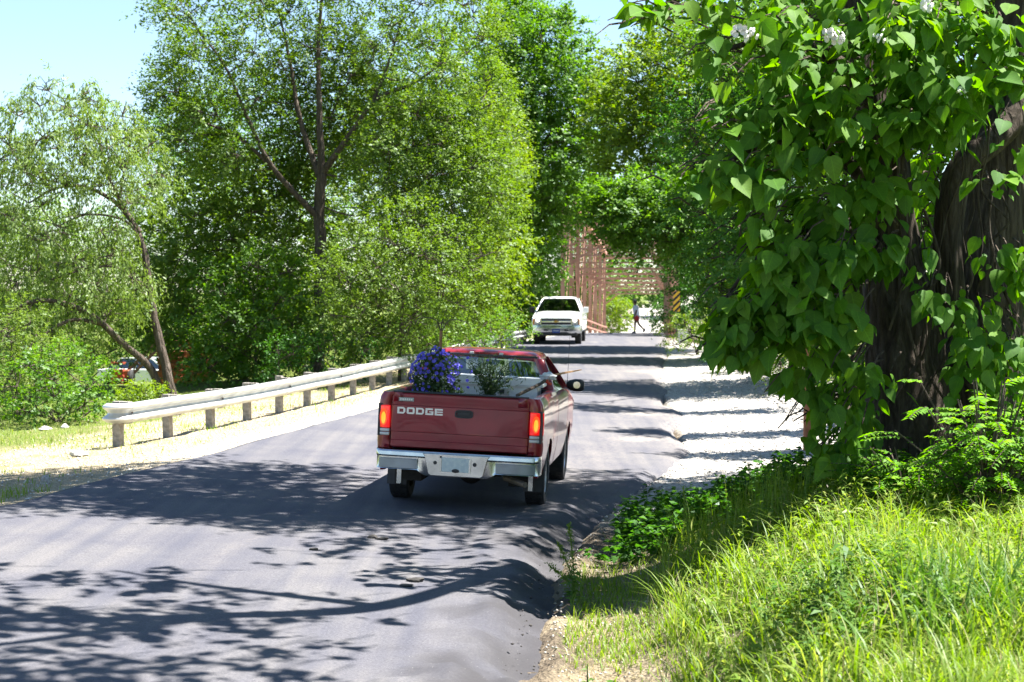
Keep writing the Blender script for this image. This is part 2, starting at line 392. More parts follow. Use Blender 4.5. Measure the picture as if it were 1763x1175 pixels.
def build_ground():
    xs = axis((-900,-120,60),(-120,-40,8),(-40,-14,1.3),(-14,-8,.35),(-8,6,.13),(6,12,.4),(12,40,2),(40,120,8),(120,900,60))
    ys = axis((-60,4,2.5),(4,34,.14),(34,60,.35),(60,140,1.2),(140,300,6),(300,1500,60))
    Xg, Yg = np.meshgrid(xs, ys); Z = gz(Xg, Yg)
    nx, ny = len(xs), len(ys)
    V = np.stack([Xg, Yg, Z], -1).reshape(-1,3)
    i = np.arange(nx*ny).reshape(ny, nx); F = np.stack([i[:-1,:-1], i[:-1,1:], i[1:,1:], i[1:,:-1]], -1).reshape(-1,4)
    me = fast_mesh('ground', V, F, 'ground', smooth=True)
    x, y = V[:,0], V[:,1]; l = eL(y); r = eR(y); tl = l-x; tr = x-r
    n1 = fbm(x*.8, y*.8, 21, 3); n2 = fbm(x*2.5, y*2.5, 31, 3)
    wob = n1*.8
    straw = np.where(tl > 0, 1-smooth(3.6,6.4,tl+wob*1.6), 0)
    # pale dirt showing beside the slumped asphalt edge, right foreground
    near = 1-smooth(16,19,y)
    straw = np.where(tr > 0, near*(1-smooth(.8,1.7,tr+wob*.7))*(.08+.45*smooth(-.1,.5,n2))*smooth(9.8,11.6,y), straw)
    gravel = np.where(tr > 0, smooth(17.5,20.5,y)*(1-smooth(2.3,4.2,tr+wob*.8))*(1-smooth(70,84,y)), 0)
    gravel = np.maximum(gravel, np.where(tl > 0, (1-smooth(.35,1.1,tl+wob*.4))*smooth(20,30,y), 0))
    ax = 4.9+(y-85)*.11; gravel = np.maximum(gravel, np.where(y > 124, 1-smooth(2.4,4.0,np.abs(x-ax)+wob*.5), 0))
    grass = np.where(tl > 0, smooth(3.2,6.0,tl+wob*2.4), 0)
    grass = np.where(tr > 0, np.maximum(near*smooth(.9,1.9,tr+wob*.6), (1-near)*smooth(4.5,7,tr+wob)), grass)
    grass = np.where((tl > 0) & (tl < 5), np.maximum(grass, smooth(.1,.4,n2+n1*.6)*.55*smooth(1.2,2.5,tl)), grass)
    for nm, a in (('straw',straw),('gravel',gravel),('grass',grass*(1-.8*gravel))):
        t = me.attributes.new(nm,'FLOAT','POINT'); t.data.foreach_set('value', np.ascontiguousarray(a, np.float32))
    tag(link_mesh('ground', me), kind='structure')
build_ground()

def build_road():
    ys = axis((-12,6,.5),(6,24,.09),(24,45,.25),(45,92,.8))
    us = np.unique(np.concatenate([np.linspace(0,.06,6), np.linspace(.06,.86,34), np.linspace(.86,1,26)]))
    V = []; dust = []; raw = []
    U, Yg = np.meshgrid(us, ys)
    l = eL(Yg) + .10*fbm(Yg*.7, Yg*0+3, 41, 3)
    r = eR(Yg) + (.13*fbm(Yg*.8, Yg*0+7, 43, 3) + .05*fbm(Yg*3.1, Yg*0, 44, 2)) + .22*smooth(22,27,Yg)*(1-smooth(40,48,Yg))*np.sin(Yg*.75)
    X = l + (r-l)*U; Z = zroad(X, Yg)
    Z = Z + .006*fbm(X*1.3, Yg*.35, 51, 3)
    # loose, slumped edge on the near right: the mat rolls over and ripples
    er = r - X; nr = (1-smooth(18.5,22,Yg))
    rip = fbm(X*2.2+Yg*1.0, Yg*2.6, 61, 3)
    Z = Z + nr*(.036*rip*(1-smooth(.15,1.15,er)) - .15*(1-smooth(0,.55,er)) + .03*(1-smooth(.3,.9,np.abs(er-.6)*2)))
    Z = Z + nr*.062*fbm(X*6.5, Yg*6.5, 66, 3)*(1-smooth(.1,.95,er))
    Z = Z - (1-nr)*.05*(1-smooth(0,.2,er))
    nb = 1-smooth(11.2,12.8,Yg+.35*(X+2.2))                      # humps of spilled mix in the very front
    Z = Z + nb*(1-smooth(.4,2.4,er))*.13*np.maximum(0, fbm(X*2.4+5, Yg*2.4, 71, 3)+.12)
    Z = Z - .04*(1-smooth(0,.18,X-l))
    V = np.stack([X, Yg, Z], -1)
    # skirts down into the ground
    sk0 = V[:, :1].copy(); sk0[..., 2] -= .16; sk0[..., 0] -= .05
    sk1 = V[:, -1:].copy(); sk1[..., 2] -= .16; sk1[..., 0] += .10
    V = np.concatenate([sk0, V, sk1], 1); ny, nx = V.shape[:2]
    du = np.zeros((ny, nx)); ra = np.zeros((ny, nx))
    x, y = V[...,0], V[...,1]; rr = eR(y); ll = eL(y)
    lane = np.exp(-((x-(rr-1.15))/.55)**2)*.40*smooth(16,24,y) + np.exp(-((x-(rr-3.0))/.10)**2)*.22
    spots = 0
    for px, py, sx, sy, a in ((1105,705,.26,.5,1.2),(1112,742,.3,.4,.55),(1085,745,.25,.35,.5),(1120,648,.5,.9,.95),(1150,690,.3,1.,.4)):
        z0 = .05; Y0 = (CAM_H-z0)*F_PX/(py-HZ); X0 = (px-881.5)/F_PX*Y0
        spots = spots + a*np.exp(-((x-X0)/sx)**2-((y-Y0)/sy)**2)
    du[:] = np.clip(lane*.5 + spots + .5*np.exp(-((rr-x)/.35)**2)*smooth(24,30,y), 0, 1)
    ra[:] = np.clip((1-smooth(.1,1.0,rr-x+.7*fbm(x*2.3,y*2.3,81,3)))*(1-smooth(17,21,y))*.9 + .8*(1-smooth(0,.10,x-ll)), 0, 1)
    i = np.arange(nx*ny).reshape(ny, nx); F = np.stack([i[:-1,:-1], i[:-1,1:], i[1:,1:], i[1:,:-1]], -1).reshape(-1,4)
    me = fast_mesh('road', V.reshape(-1,3), F, 'asphalt', smooth=True)
    for nm, a in (('dust',du),('raw',ra)):
        t = me.attributes.new(nm,'FLOAT','POINT'); t.data.foreach_set('value', np.ascontiguousarray(a.ravel(), np.float32))
    tag(link_mesh('road', me), kind='structure')
build_road()

# ------------------------------------------------------------------ guardrail
def build_guardrail():
    root = empty('guardrail', (-6.03, 27.1, gz1(-6.03, 27.1)))
    tag(root, 'long galvanised steel guardrail on grey posts along the left road edge', 'guardrail')
    inv = root.location
    # cubic path through the two measured ends
    Y0, Y1, X0, X1, m0, m1 = 27.1, 76.0, -6.03, .72, .222, .115
    def px(Y):
        t = (Y-Y0)/(Y1-Y0); h = Y1-Y0
        return (2*t**3-3*t**2+1)*X0+(t**3-2*t**2+t)*h*m0+(-2*t**3+3*t**2)*X1+(t**3-t**2)*h*m1
    pts = [Vector((px(Y0), Y0, 0))]; Y = Y0; acc = 0
    while Y < Y1:
        Y += .01; p = Vector((px(Y), Y, 0)); acc = (p-pts[-1]).length
        if acc >= 1.905: pts.append(p)
    zt = [float(gz(np.array([p.x]), np.array([p.y]), False)[0]) for p in pts]
    zt = [sum(zt[max(0,i-2):i+3])/len(zt[max(0,i-2):i+3]) for i in range(len(zt))]
    prof = [(0,.155),(.018,.150),(.075,.112),(.083,.09),(.075,.068),(.010,.024),(0,0),(.010,-.024),(.075,-.068),(.083,-.09),(.075,-.112),(.018,-.150),(0,-.155)]
    def frame(i):
        a = pts[max(i-1,0)]; b = pts[min(i+1,len(pts)-1)]; t = (b-a).normalized(); return t, Vector((t.y, -t.x, 0))
    def sect(p, n, z, bend=0.0, h=1.0):
        return [p + n*(.10+q[0]) + Vector((0,0,z+.53+q[1]*h)) - inv for q in prof] + [p + n*(.096+q[0]) + Vector((0,0,z+.53+q[1]*h)) - inv for q in reversed(prof)]
    rs = random.Random(3)
    post_m = MB(); post_m.box((0,0,.1),(.12,.16,1.24)); pm = post_m.mesh('post','weathered_wood')
    blk = MB(); blk.box((.07,0,0),(.14,.15,.34)); bmsh = blk.mesh('spacer_block','weathered_wood')
    for i, p in enumerate(pts):
        t, n = frame(i); o = link_mesh('post', pm, None, root)
        q = p - n*.11
        o.location = (q.x-inv.x, q.y-inv.y, gz1(q.x, q.y)-inv.z + rs.uniform(-.02,.02))
        o.rotation_euler = (rs.uniform(-.02,.02), rs.uniform(-.025,.025), math.atan2(-t.x, t.y)); o.scale.z = 1.0
        b = link_mesh('spacer_block', bmsh, None, root); b.location = (p.x-n.x*.045-inv.x, p.y-n.y*.045-inv.y, zt[i]+.53-inv.z); b.rotation_euler = (0,0,math.atan2(n.y,n.x))
    for i in range(0, len(pts)-1, 2):
        j = min(i+2, len(pts)-1); lo = []
        for k in range(i, j+1):
            t, n = frame(k); off = .006 if (i//2) % 2 else 0
            p = pts[k] + (t*.12 if k == j and j < len(pts)-1 else Vector())
            if k == 0: p = p - t*.09
            lo.append(sect(p + n*off, n, zt[k] + (rs.uniform(-.012,.012) if 0 < k-i < 2 else 0)))
        m = MB(); m.loft(lo, True, True); rp = m.build('rail_panel', 'galvanised', root, smooth=18)
        for k in (i, j):
            t, n = frame(k); q = pts[k] + n*.115 + Vector((0,0,zt[k]+.53)) - inv; bo = MB(); bo.bar(q, q+n*.02, .03, .03); bo.build('bolt','post_bolt',rp)
    # rounded end piece on the near end
    t, n = frame(0); m = MB(); lo = []
    for k in range(7):
        a = k/6*math.radians(150); p = pts[0] - t*(.07+.05*math.sin(a)) - n*(.07*(1-math.cos(a)))
        nn = (n*math.cos(a) - t*math.sin(a)*.9)
        lo.append(sect(p, nn.normalized(), zt[0]))
    m.loft(lo, True, True).build('end_terminal', 'galvanised', root, smooth=35)
build_guardrail()

# ------------------------------------------------------------------ truss bridge
def build_bridge():
    Ya, n, dp = 88.5, 7, 5.3
    sl = .11
    root = empty('truss_bridge', (5.2, Ya, .45)); tag(root, 'rust red steel truss bridge over the creek at the end of the road', 'bridge'); inv = root.location
    def P(side, k, z): # side -1 left, 1 right; k panel number
        y = Ya + k*dp; x = 5.2 + side*2.62 + (y-Ya)*sl; return Vector((x, y, z)) - inv
    def zd(k): return float(zc(Ya+k*dp)) - .02
    top = [7.2,7.5,7.4,7.1,6.8,6.5,6.2,5.7]
    lows = [4.75, 4.15, 3.95, 3.75, 3.55, 3.35, 3.15, 2.95]
    def lat(a, b, d, mat='bridge_paint', name='lattice_strut', seg=.55, up=Vector((0,0,1)), w=.09):
        a = Vector(a); b = Vector(b); L = (b-a).length; m = MB(); u = up*d/2
        m.bar(a+u, b+u, w, .07, up); m.bar(a-u, b-u, w, .07, up)
        k = max(2, int(L/seg)); s = 1
        for i in range(k):
            p = a.lerp(b, i/k); q = a.lerp(b, (i+1)/k); m.bar(p+u*s, q-u*s, .015, .05, up); s = -s
        return m.build(name, mat, root)
    # deck on stringers
    for k in range(n):
        m = MB(); a0, b0 = P(-1,k,zd(k)), P(1,k,zd(k)); a1, b1 = P(-1,k+1,zd(k+1)), P(1,k+1,zd(k+1))
        dn = Vector((0,0,-.22)); m.loft([[a0,b0,b0+dn,a0+dn],[a1,b1,b1+dn,a1+dn]]); m.build('deck_panel','concrete',root)
    for s in (-1, 1):
        for k in range(n+1):
            m = MB(); a = P(s,k,zd(k)-.45); b = P(s,k,top[k]); w = .30 if k in (0,n) else .24
            for e in (-w/2, w/2): m.bar(a+Vector((0,e,0)), b+Vector((0,e,0)), .20, .07, (0,1,0))
            h = a.z; sg = 1
            while h < b.z-.45:
                m.bar((a.x+.06,a.y+sg*w/2,h),(a.x+.06,a.y-sg*w/2,h+.42),.02,.05,(1,0,0)); h += .42; sg = -sg
            m.build('vertical_post','bridge_paint',root)
            if k < n:
                m = MB(); m.bar(P(s,k,top[k]), P(s,k+1,top[k+1]), .36, .30); m.build('top_chord','bridge_paint',root)
                m = MB(); m.bar(P(s,k,zd(k)-.35), P(s,k+1,zd(k+1)-.35), .22, .24); m.build('bottom_chord','bridge_rust',root)
                m = MB(); up = (k % 2 == 0)
                p = P(s,k,(top[k] if not up else zd(k)-.3)); q = P(s,k+1,(top[k+1] if up else zd(k+1)-.3))
                ox = Vector((.07,0,0)); m.bar(p+ox,q+ox,.03,.09); m.bar(p-ox,q-ox,.03,.09); m.build('diagonal_bar','bridge_rust',root)
                for hz in (.55, .95):
                    m = MB(); m.bar(P(s,k,zd(k)+hz)-Vector((s*.18,0,0)), P(s,k+1,zd(k+1)+hz)-Vector((s*.18,0,0)), .05, .10); m.build('side_rail','bridge_rust',root)
    # gusset plates of the near portal
    for s in (-1, 1):
        for z, h, w in ((top[0]-.35,.9,.62),(5.45,.7,.55),(6.2,.5,.5)):
            m = MB(); c = P(s,0,z); m.box((c.x,c.y-.19,c.z),(w,.03,h)); m.build('gusset_plate','bridge_paint',root)
    for k in range(n+1):
        lat(P(-1,k,lows[k]), P(1,k,lows[k]), .34 if k < n else .30, 'bridge_paint')
        lat(P(-1,k,top[k]-.1), P(1,k,top[k]-.1), .34, 'bridge_paint')
        if k in (0,1,2,3,5):
            zz = (lows[k]+top[k])/2+.15
            m = MB(); m.bar(P(-1,k,zz), P(1,k,zz), .08, .10); m.build('cross_strut','bridge_paint',root)
        for s in (-1,1):  # knee braces and sway bars
            kb = P(s,k,lows[k]-.95); kt = P(s,k,lows[k]-.1)+Vector((-s*1.05,0,0)); m = MB(); m.bar(kb,kt,.07,.09); m.build('knee_brace','bridge_paint',root)
        if k < 2:
            c = (P(-1,k,lows[k]+.2)+P(1,k,top[k]-.3)); 
            m = MB(); m.bar(P(-1,k,lows[k]+.2), P(1,k,top[k]-.3), .06, .11); m.build('sway_brace','bridge_paint',root)
            m = MB(); a, b = P(1,k,lows[k]+.2), P(-1,k,top[k]-.3); d = Vector((0,.07,0)); m.bar(a+d, b+d, .06, .11); m.build('sway_brace','bridge_paint',root)
    for k in range(n):   # top laterals
        m = MB(); m.bar(P(-1,k,top[k]-.02), P(1,k+1,top[k+1]-.02), .06, .08); m.build('lateral_brace','bridge_rust',root)
    # stone abutments
    for y0 in (Ya-1.1, Ya+n*dp+.2):
        m = MB(); x = 5.2+(y0-Ya)*sl; m.box((x-inv.x, y0+.4-inv.y, -2.6-inv.z+.3),(7.4,1.0,4.6 if y0 < 100 else 3.2)); m.build('abutment','concrete',root)
build_bridge()
# ------------------------------------------------------------------ vehicle materials
pbr('paint_red', (.21,.0045,.012), .36, .1, coat=.65, var=.16, scale=3.5)
pbr('paint_white', (.78,.79,.78), .3, 0, coat=1.0)
pbr('black_plastic', (.018,.018,.02), .5, var=.3, scale=12)
pbr('rubber', (.020,.020,.021), .85, var=.35, scale=9, bump=.3, bscale=40)
pbr('chrome', (.78,.80,.80), .10, 1.0, var=.05, scale=4)
pbr('chrome_dull', (.55,.57,.57), .24, 1.0, var=.12, scale=6, bump=.05, bscale=8)
pbr('steel_rim', (.42,.42,.42), .35, .9, var=.2)
pbr('underbody', (.030,.026,.022), .9, var=.5, scale=6, bump=.4)
pbr('exhaust_steel', (.23,.19,.15), .6, .6, var=.3)
pbr('bed_liner', (.035,.036,.04), .7, var=.3)
pbr('seat_cloth', (.085,.085,.085), .9, var=.3, scale=20)
pbr('dash_grey', (.16,.155,.145), .8, var=.2)
pbr('headliner', (.30,.29,.27), .9)
pbr('lens_red', (.55,.008,.01), .12, coat=.6, emit=(1.0,.012,.010), estr=.16)
pbr('lens_lit', (.9,.3,.03), .3, emit=(1.0,.22,.015), estr=.50)
pbr('lens_orange', (.8,.08,.01), .3, emit=(1.0,.05,.006), estr=.40)
pbr('lens_off', (.20,.01,.012), .2, coat=.6)
pbr('bumper_reflection_grey', (.30,.33,.35), .35, .5, var=.15, scale=5)
pbr('lens_clear', (.55,.53,.51), .15, coat=.8)
pbr('lens_amber', (.65,.22,.02), .2, coat=.5)
pbr('head_glow', (.95,.95,.85), .2, emit=(1.0,.93,.72), estr=.75)
pbr('silver_letter', (.60,.61,.60), .28, .6)
pbr('sticker', (.36,.40,.36), .5, col2=(.20,.24,.21), scale=60)
pbr('plate_pale', (.62,.66,.62), .5, col2=(.50,.56,.55), scale=30)
pbr('plate_blue', (.03,.06,.25), .45)
pbr('gold', (.62,.36,.06), .35, .5)
pbr('alu', (.68,.69,.69), .28, .9, var=.08, scale=5)
def glass_mat(name, tint, mix):
    m = bpy.data.materials.new(name); m.use_nodes = True; nt = m.node_tree; nt.nodes.clear(); MATS[name] = m
    N = nt.nodes.new; Lk = nt.links.new
    tr = N('ShaderNodeBsdfTransparent'); tr.inputs[0].default_value = (*tint, 1)
    gl = N('ShaderNodeBsdfGlossy'); gl.inputs['Roughness'].default_value = .02; gl.inputs[0].default_value = (.9,.95,.95,1)
    fr = N('ShaderNodeFresnel'); fr.inputs[0].default_value = 1.5
    ad = N('ShaderNodeMath'); ad.operation = 'ADD'; ad.inputs[1].default_value = mix; ad.use_clamp = True
    mx = N('ShaderNodeMixShader'); Lk(fr.outputs[0], ad.inputs[0]); Lk(ad.outputs[0], mx.inputs[0]); Lk(tr.outputs[0], mx.inputs[1]); Lk(gl.outputs[0], mx.inputs[2])
    o = N('ShaderNodeOutputMaterial'); Lk(mx.outputs[0], o.inputs[0])
glass_mat('glass', (.58,.66,.63), .14)
glass_mat('glass_dark', (.07,.085,.085), .10)
def diamond():
    m, nt, b = newmat('diamond_plate'); N = nt.nodes.new; Lk = nt.links.new
    b.inputs['Base Color'].default_value = (.76,.78,.78,1); b.inputs['Metallic'].default_value = .45; b.inputs['Roughness'].default_value = .36
    tc = N('ShaderNodeTexCoord'); mp = N('ShaderNodeMapping'); mp.inputs['Rotation'].default_value = (0,0,math.radians(45)); Lk(tc.outputs['Object'], mp.inputs[0])
    c = N('ShaderNodeTexChecker'); c.inputs['Scale'].default_value = 32; Lk(mp.outputs[0], c.inputs[0])
    bp = N('ShaderNodeBump'); bp.inputs['Strength'].default_value = .6; bp.inputs['Distance'].default_value = .008; Lk(c.outputs['Fac'], bp.inputs['Height']); Lk(bp.outputs[0], b.inputs['Normal'])
diamond()

def wheel(root, x, y, r, w, side, rim_mat='steel_rim'):
    wh = empty('wheel', (x, y, r)); wh.parent = root
    m = MB(); h = w/2
    m.lathe([(r*.62,-h*.9),(r*.80,-h),(r*.95,-h*.93),(r*.985,-h*.72),(r,-h*.5),(r,h*.5),(r*.985,h*.72),(r*.95,h*.93),(r*.80,h),(r*.62,h*.9)], 'x', 32)
    for k in range(36):                       # tread blocks
        a = 2*math.pi*k/36; M = Matrix.Rotation(a, 3, 'X')
        for q in (-.55, .0, .55): m.box(M @ Vector((q*h, 0, r+.001)), (h*.45, r*.12, .012), M)
    m.build('tyre', 'rubber', wh, smooth=40)
    m = MB(); s = side
    m.lathe([(r*.63,-h*.85*s),(r*.60,-h*.3*s),(r*.60,h*.55*s),(r*.64,h*.86*s),(r*.60,h*.80*s),(r*.52,h*.55*s),(r*.30,h*.62*s),(r*.17,h*.72*s),(.001,h*.74*s)], 'x', 32)
    for k in range(6):
        a = 2*math.pi*k/6; m.bar((h*.63*s, math.cos(a)*r*.14, math.sin(a)*r*.14), (h*.63*s, math.cos(a)*r*.58, math.sin(a)*r*.58), .05, .03, (1,0,0))
    m.build('rim', rim_mat, wh, smooth=40)
    return wh

def shell(root, p, paint):
    """body sides with wheel arches, bed, hood and cab of a pickup; local x right, y forward"""
    hw, yt, yf, wb, r = p['hw'], p['yt'], p['yf'], p['wb'], p['r']
    sill, rail, belt, cow, hf, roof = p['sill'], p['rail'], p['belt'], p['cowl'], p['hoodf'], p['roof']
    c0, c1, rb0, rb1 = p['cab0'], p['cab1'], p['roof0'], p['roof1']
    Ra = r + .075; W = p['prof']
    def wprof(z): return hw*float(np.interp(z, W[0], W[1]))
    def zlow(y):
        z = sill
        for ya in (0, wb):
            d = abs(y-ya)
            if d < Ra: z = max(z, r + math.sqrt(Ra*Ra-d*d))
        return z
    def ztop(y):
        if y < c0: return rail
        if y < c1: return belt
        return belt + (hf-belt)*((y-c1)/(yf-c1))**1.3
    def side_panel(name, y0, y1, s, tail=False, front=False):
        ys = list(np.unique(np.concatenate([np.arange(y0, y1, .045), [y1]] + [ya+Ra*np.cos(np.linspace(0,math.pi,25)) for ya in (0,wb)])))
        ys = [y for y in ys if y0-1e-6 <= y <= y1+1e-6]
        cols = []
        if tail:
            for xo, y in ((p['gate'],yt),(hw-.075,yt),(hw-.035,yt+.012),(hw-.010,yt+.04)):
                cols.append((xo, y, p['tailz']))
            ys = [y for y in ys if y > yt+.08]
        for y in ys: cols.append((None, y, max(zlow(y), sill)))
        if front:
            cols = [c for c in cols if c[1] < yf-.10]
            for xo, y in ((hw-.012,yf-.07),(hw-.05,yf-.025),(hw-.13,yf)): cols.append((xo, y, p['frontz']))
        loops = []
        nr = 14
        for xo, y, zl in cols:
            zt = ztop(y); col = []
            if tail and y < yt+.3: zl = max(zl, p['tailz']) if y < yt+.02 else zl
            for k in range(nr):
                t = k/(nr-1); z = zl + (zt-zl)*t; x = wprof(z) if xo is None else min(xo, xo*wprof(z)/hw+.0)
                d = zt - z
                if d < .045: x -= (.045-d)**2/.09*1.0
                col.append((s*x, y, z))
            x = col[-1][0]; col.append((x - s*.03, y, zt+.004)); col.append((x - s*.085, y, zt)); col.append((x - s*.085, y, zt-.10))
            # lip turned inwards at the bottom
            b0 = col[0]; col.insert(0, (b0[0]-s*.05, y, b0[2]+.005)); loops.append(col)
        m = MB(); m.loft(loops, False, False)
        o = m.build(name, paint, root, smooth=50); so = o.modifiers.new('thick','SOLIDIFY'); so.thickness = .006; so.offset = -1
        return o
    for s in (-1, 1):
        side_panel('bed_side', yt, c0-.006, s, tail=True)
        side_panel('door', c0+.006, c1-.14, s)
        side_panel('front_fender', c1-.128, yf, s, front=True)
        # wheel wells
        for ya in (0, wb):
            m = MB(); arc = [(ya+(Ra+.012)*math.cos(a), r+(Ra+.012)*math.sin(a)) for a in np.linspace(-.25,math.pi+.25,18)]
            m.loft([[(s*(hw-.10),a,b) for a,b in arc],[(s*(hw-.42),a,b) for a,b in arc]], False, False)
            m.add([(s*(hw-.42),a,b) for a,b in arc], [tuple(range(len(arc)))]); m.build('wheel_well','underbody',root,smooth=50)
    # bed
    m = MB(); iw = hw-.085
    m.box((0,(yt+c0)/2,p['floor']),(2*iw,c0-yt-.05,.04)); m.box((0,c0-.04,(p['floor']+rail)/2),(2*iw,.04,rail-p['floor']))
    for s in (-1,1): m.box((s*(iw-.01),(yt+c0)/2,(p['floor']+rail)/2-.03),(.02,c0-yt-.08,rail-p['floor']-.06))
    for s in (-1,1): m.box((s*(iw-.12),.0,p['floor']+.13),(.24,.8,.26))
    m.build('bed','bed_liner',root)
    # frame and underside
    m = MB()
    for s in (-1,1): m.box((s*.42,(yt+yf)/2,sill+.06),(.09,yf-yt-.25,.14))
    m.box((0,(c0+c1)/2,sill+.07),(2*hw-.18,c1-c0,.10)); m.build('chassis','underbody',root)
    # cab lower shell: back wall and floor pan, dash
    m = MB(); m.box((0,c0+.03,(sill+belt)/2+.05),(2*hw-.12,.05,belt-sill-.1)); m.build('cab_back',paint,root)
    # hood
    loops = []
    for y in np.linspace(c1-.02, yf-.015, 12):
        z = ztop(y); t = (y-c1)/(yf-c1); dn = .06*max(0,(t-.9)/.1)
        l = []
        for u in np.linspace(-1,1,15):
            x = u*(hw-.095-(.05*max(0,t-.9)/.1)); l.append((x, y, z + .045*(1-u*u)*1.0 + .02*(1-abs(abs(u)-.55)*2) - dn))
        loops.append(l)
    m = MB(); m.loft(loops, False, False); o = m.build('hood', paint, root, smooth=60); so = o.modifiers.new('thick','SOLIDIFY'); so.thickness = .02; so.offset = -1
    # greenhouse
    bw, rw = hw-.06, p['roofw']
    B = {'rl':(-bw+.06,c0+.04,belt),'rr':(bw-.06,c0+.04,belt),'fl':(-bw,c1-.02,belt+.02),'fr':(bw,c1-.02,belt+.02)}
    T = {'rl':(-rw+.02,rb0,roof-.085),'rr':(rw-.02,rb0,roof-.085),'fl':(-rw+.03,rb1,roof-.085),'fr':(rw-.03,rb1,roof-.085)}
    cab = empty('cab', (0,0,0)); cab.parent = root
    loops = []
    for v in np.linspace(0,1,13):
        y = rb0-.05 + (rb1-rb0+.09)*v; l = []
        for u in np.linspace(-1,1,21):
            w = rw*(1-.06*max(0,abs(v-.5)*2-.75)/.25*.6)
            x = w*np.sign(u)*(1-(1-abs(u))**1.6)
            edge = max(abs(u)**7, ((abs(v-.5)*2)**9)*.85); l.append((float(x), y, roof-.012*(2*v-1)**2 - .02*abs(u)**2 - .085*edge))
        loops.append(l)
    m = MB(); m.loft(loops, False, False); o = m.build('roof', paint, cab, smooth=60); so = o.modifiers.new('thick','SOLIDIFY'); so.thickness = .03; so.offset = -1
    def pillar(name, a, b, w, d, bow=.0):
        a = Vector(a); b = Vector(b); m = MB(); pts = [a.lerp(b,t) + Vector((math.copysign(bow*math.sin(math.pi*t),a.x),0,0)) for t in np.linspace(0,1,7)]
        m.loft([[q+Vector((sx*w/2,sy*d/2,0)) for sx, sy in ((-1,-.7),(-.7,-1),(.7,-1),(1,-.7),(1,.7),(.7,1),(-.7,1),(-1,.7))] for q in pts],True,True)
        return m.build(name, paint, cab, smooth=60)
    for s, e in (('l',-1),('r',1)):
        pillar('rear_pillar', B['r'+s], T['r'+s], p['pil'], .16, .02)
        pillar('front_pillar', B['f'+s], T['f'+s], .07, .07, .01)
        mid_b = Vector(B['f'+s]).lerp(Vector(B['r'+s]), .40); mid_t = Vector(T['f'+s]).lerp(Vector(T['r'+s]), .30)
        if p.get('bpillar'): pillar('middle_pillar', mid_b, mid_t, .05, .10)
    def pane(name, q, mat, bulge=(0,0,0), n=10):
        """curved pane from four corners bl br tr tl"""
        q = [Vector(v) for v in q]; bl = Vector(bulge); loops = []
        for v in np.linspace(0,1,n):
            loops.append([q[0].lerp(q[1],u).lerp(q[3].lerp(q[2],u),v) + bl*(1-(2*u-1)**2) for u in np.linspace(0,1,n)])
        m = MB(); m.loft(loops, False, False); return m.build(name, mat, cab, smooth=80)
    f = .05
    rw_ = pane('rear_window', [Vector(B['rl'])+Vector((f,.0,.0)), Vector(B['rr'])+Vector((-f,0,0)), Vector(T['rr'])+Vector((-f*.5,0,.03)), Vector(T['rl'])+Vector((f*.5,0,.03))], p.get('rglass','glass'), (0,-.05,0))
    # black seal round the rear window
    m = MB(); qs = [Vector(B['rl'])+Vector((f,-.02,.05)), Vector(B['rr'])+Vector((-f,-.02,.05)), Vector(T['rr'])+Vector((-f*.6,-.02,.012)), Vector(T['rl'])+Vector((f*.6,-.02,.012))]
    for i in range(4):
        for k in range(8):
            def pt(t):
                a = qs[i].lerp(qs[(i+1)%4], t); 
                if i % 2 == 0: a = a + Vector((0,-.05*(1-(2*t-1)**2),0))
                return a
            m.bar(pt(k/8), pt((k+1)/8), .022, .03, (0,1,0))
    m.build('window_seal','black_plastic',rw_)
    pane('windscreen', [B['fl'],B['fr'],T['fr'],T['fl']], 'glass', (0,.07,0))
    for s in ('l','r'):
        pane('side_window', [B['r'+s],B['f'+s],T['f'+s],T['r'+s]], 'glass_dark', (0,0,0), 4)
    # interior
    m = MB(); sy = c0+.32
    m.box((0,sy+.28,belt-.38),(2*hw-.35,.55,.18)); m.build('seat_cushion','seat_cloth',cab,bevel=.05)
    for x in (-.40,.40):
        m = MB(); M = Matrix.Rotation(-.18,3,'X'); m.box((x,sy-.02,belt-.06),(.56,.14,.62),M); m.build('seat_back','seat_cloth',cab,bevel=.05,seg=3)
        m = MB(); m.box((x,sy-.09,belt+.30),(.27,.09,.15)); m.bar((x-.06,sy-.09,belt+.18),(x-.06,sy-.09,belt+.28),.015,.015); m.bar((x+.06,sy-.09,belt+.18),(x+.06,sy-.09,belt+.28),.015,.015); m.build('headrest','seat_cloth',cab,bevel=.03,seg=3)
    m = MB(); m.box((0,c1-.22,belt-.12),(2*hw-.16,.36,.26)); m.build('dashboard','dash_grey',cab,bevel=.05,seg=3)
    m = MB(); pts = [Vector((-.40+.18*math.cos(a), c1-.52+.07*math.sin(a), belt-.02+.17*math.sin(a))) for a in np.linspace(0,2*math.pi,22)]; m.tube(pts,.013,6,False); m.build('steering_wheel','black_plastic',cab,smooth=True)
    m = MB(); m.box((0,rb1-.06,roof-.19),(.24,.03,.06)); m.bar((0,rb1-.06,roof-.16),(0,rb1+.02,roof-.09),.02,.02); m.build('rear_view_mirror','black_plastic',cab,bevel=.01)
    return cab

